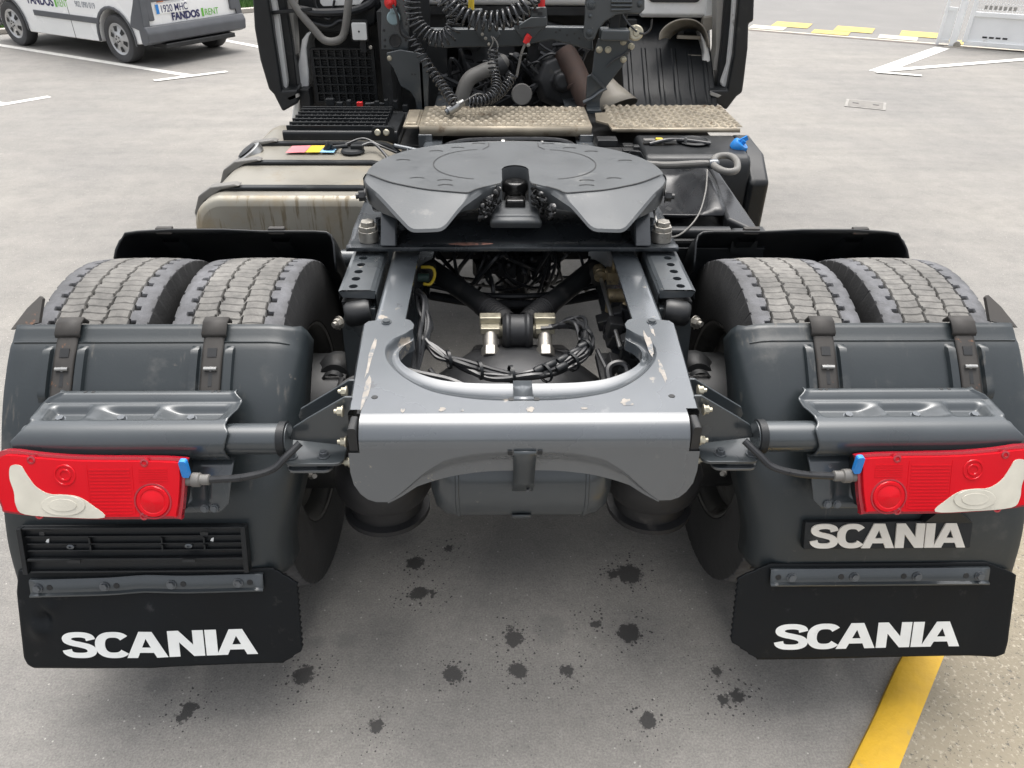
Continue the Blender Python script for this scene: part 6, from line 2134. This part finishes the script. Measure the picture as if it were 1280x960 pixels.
# ================================================================ verge behind the van
va, vb = Vector((-7.65,10.025,-0)), Vector((-4.397,12.681,0))
vd = (vb - va).normalized()
vn = Vector((-vd.y, vd.x, 0))
va = va - vd * 6
vb = vb + vd * 1.6
L_v = (vb - va).length
struct(MB().ext([va + vn * 0, vb + vn * 0, vb + vn * .14, va + vn * .14], (0, 0, .07)).obj('verge_kerb', mat('kerb_concrete', (.40, .37, .33), .8, var=.12, vs=8, bump=.4, bs=80), bev=.01))
struct(MB().add([va + vn * .14 + Vector((0, 0, .05)), vb + vn * .14 + Vector((0, 0, .05)), vb + vn * 5 + Vector((0, 0, .05)), va + vn * 5 + Vector((0, 0, .05))], [(0, 1, 2, 3)]).obj('verge_soil', mat('verge_soil', (.10, .085, .06), .9, var=.3, vs=6)))
GR = mat('grass_blades', (.055, .13, .02), .6, var=.35, vs=5)
m = MB()
for i in range(26000):
    p = va + vd * (rr.random() * L_v) + vn * (.15 + rr.random() * 1.0)
    a = rr.uniform(0, 6.28)
    w = Vector((math.cos(a), math.sin(a), 0)) * .010
    t = Vector((rr.uniform(-.04, .04), rr.uniform(-.04, .04), rr.uniform(.05, .11)))
    q = p + Vector((0, 0, .05))
    n0 = len(m.v)
    m.v += [tuple(q - w), tuple(q + w), tuple(q + t)]
    m.f.append((n0, n0 + 1, n0 + 2))
me = bpy.data.meshes.new('grass')
me.from_pydata(m.v, [], m.f)
me.materials.append(GR)
go = bpy.data.objects.new('grass', me)
C.objects.link(go)
go['kind'] = 'stuff'
# pale stones behind the turf
STONE = mat('pale_stone', (.42, .40, .36), .8, var=.15, vs=6)
m = MB()
for i in range(420):
    p = va + vd * (rr.random() * L_v) + vn * (1.15 + rr.random() * .5) + Vector((0, 0, .07))
    m.lathe([(0, -.04), (.05, -.02), (.06, .01), (.04, .04), (0, .05)], p, (rr.uniform(-1, 1), rr.uniform(-1, 1), 1.2), 6)
o = m.obj('stone_edging', STONE, ang=80)
o['kind'] = 'stuff'


def shrub(p, r, h, label, leaf):
    t = thing('shrub', label, 'shrub', p, rr.uniform(0, 6), 'shrubs behind the grass verge')
    m = MB()
    for k in range(7):
        a = rr.uniform(0, 6.28)
        m.tube([(0, 0, 0), (math.cos(a) * r * .3, math.sin(a) * r * .3, h * .4), (math.cos(a) * r * .6, math.sin(a) * r * .6, h * .8)], lambda f: .014 * (1 - .7 * f), 6)
    m.obj('stem', mat('shrub_stem', (.10, .07, .045), .8), t)
    v, f = [], []
    for i in range(2600):
        d = Vector((rr.gauss(0, 1), rr.gauss(0, 1), rr.gauss(0, 1))).normalized()
        q = rr.random() ** .4 * (1 + .35 * noise.noise(d * 2.2 + Vector(p)))
        c = Vector((d.x * r * q, d.y * r * q, h * .55 + d.z * h * .5 * q))
        if c.z < .03:
            continue
        u = Vector((rr.uniform(-1, 1), rr.uniform(-1, 1), rr.uniform(-1, 1))).normalized()
        w = u.orthogonal().normalized() * .016
        u = u * .045
        n0 = len(v)
        v += [tuple(c - u), tuple(c + w), tuple(c + u), tuple(c - w)]
        f.append((n0, n0 + 1, n0 + 2, n0 + 3))
    me = bpy.data.meshes.new('foliage')
    me.from_pydata(v, [], f)
    me.materials.append(leaf)
    o = bpy.data.objects.new('foliage', me)
    C.objects.link(o)
    o.parent = t


LF1 = mat('shrub_leaf', (.09, .11, .035), .6, var=.3, vs=9)
LF2 = mat('dry_shrub_leaf', (.20, .16, .075), .7, var=.3, vs=9)
shrub(va + vd * 5.55 + vn * 1.5, .45, .8, 'dry yellowish shrub beyond the front wheel of the white van', LF2)
shrub(va + vd * 9.6 + vn * 1.75, .40, .7, 'green shrub beyond the verge between van and truck cab', LF1)
shrub(va + vd * 10.5 + vn * 1.7, .38, .65, 'dry yellowish shrub beside the truck cab edge beyond the verge', LF2)


# ---- pieces modelled together above become parts of their own
def loose(o):
    me = o.data
    n = len(me.vertices)
    par = list(range(n))

    def find(a):
        while par[a] != a:
            par[a] = par[par[a]]
            a = par[a]
        return a
    for e in me.edges:
        a, b = find(e.vertices[0]), find(e.vertices[1])
        if a != b:
            par[a] = b
    root = [find(i) for i in range(n)]
    ids = sorted(set(root))
    if len(ids) < 2:
        return
    for k in ids[1:] + ids[:1]:
        q = o if k == ids[0] else o.copy()
        if q is not o:
            C.objects.link(q)
        m2 = me.copy()
        bm = bmesh.new()
        bm.from_mesh(m2)
        bm.verts.ensure_lookup_table()
        bmesh.ops.delete(bm, geom=[bm.verts[i] for i in range(n) if root[i] != k], context='VERTS')
        bm.to_mesh(m2)
        bm.free()
        q.data = m2


SPLIT = {'notch', 'terminal_cover', 'air_pipe', 'arch_trim', 'pivot_bracket', 'divider', 'rail', 'wing_stay', 'sender_cable', 'hose_tail', 'lock_cable',
         'rear_cable', 'cross_cable', 'underbody', 'guide_frame', 'cover_latch', 'cover_frame', 'mount_damper', 'cab_floor_backdrop', 'cross_member'}
STUFF = {'engine', 'valve_block', 'bracket_block', 'engine_hose', 'cable_loom', 'grease_lump', 'wire_mesh', 'frame_front', 'air_line', 'wheel_nut'}
for o in list(C.objects):
    if o.type != 'MESH':
        continue
    b = o.name.split('.')[0]
    if b in SPLIT:
        loose(o)
    elif b in STUFF and len(o.data.vertices) > 400:
        o['kind'] = 'stuff'
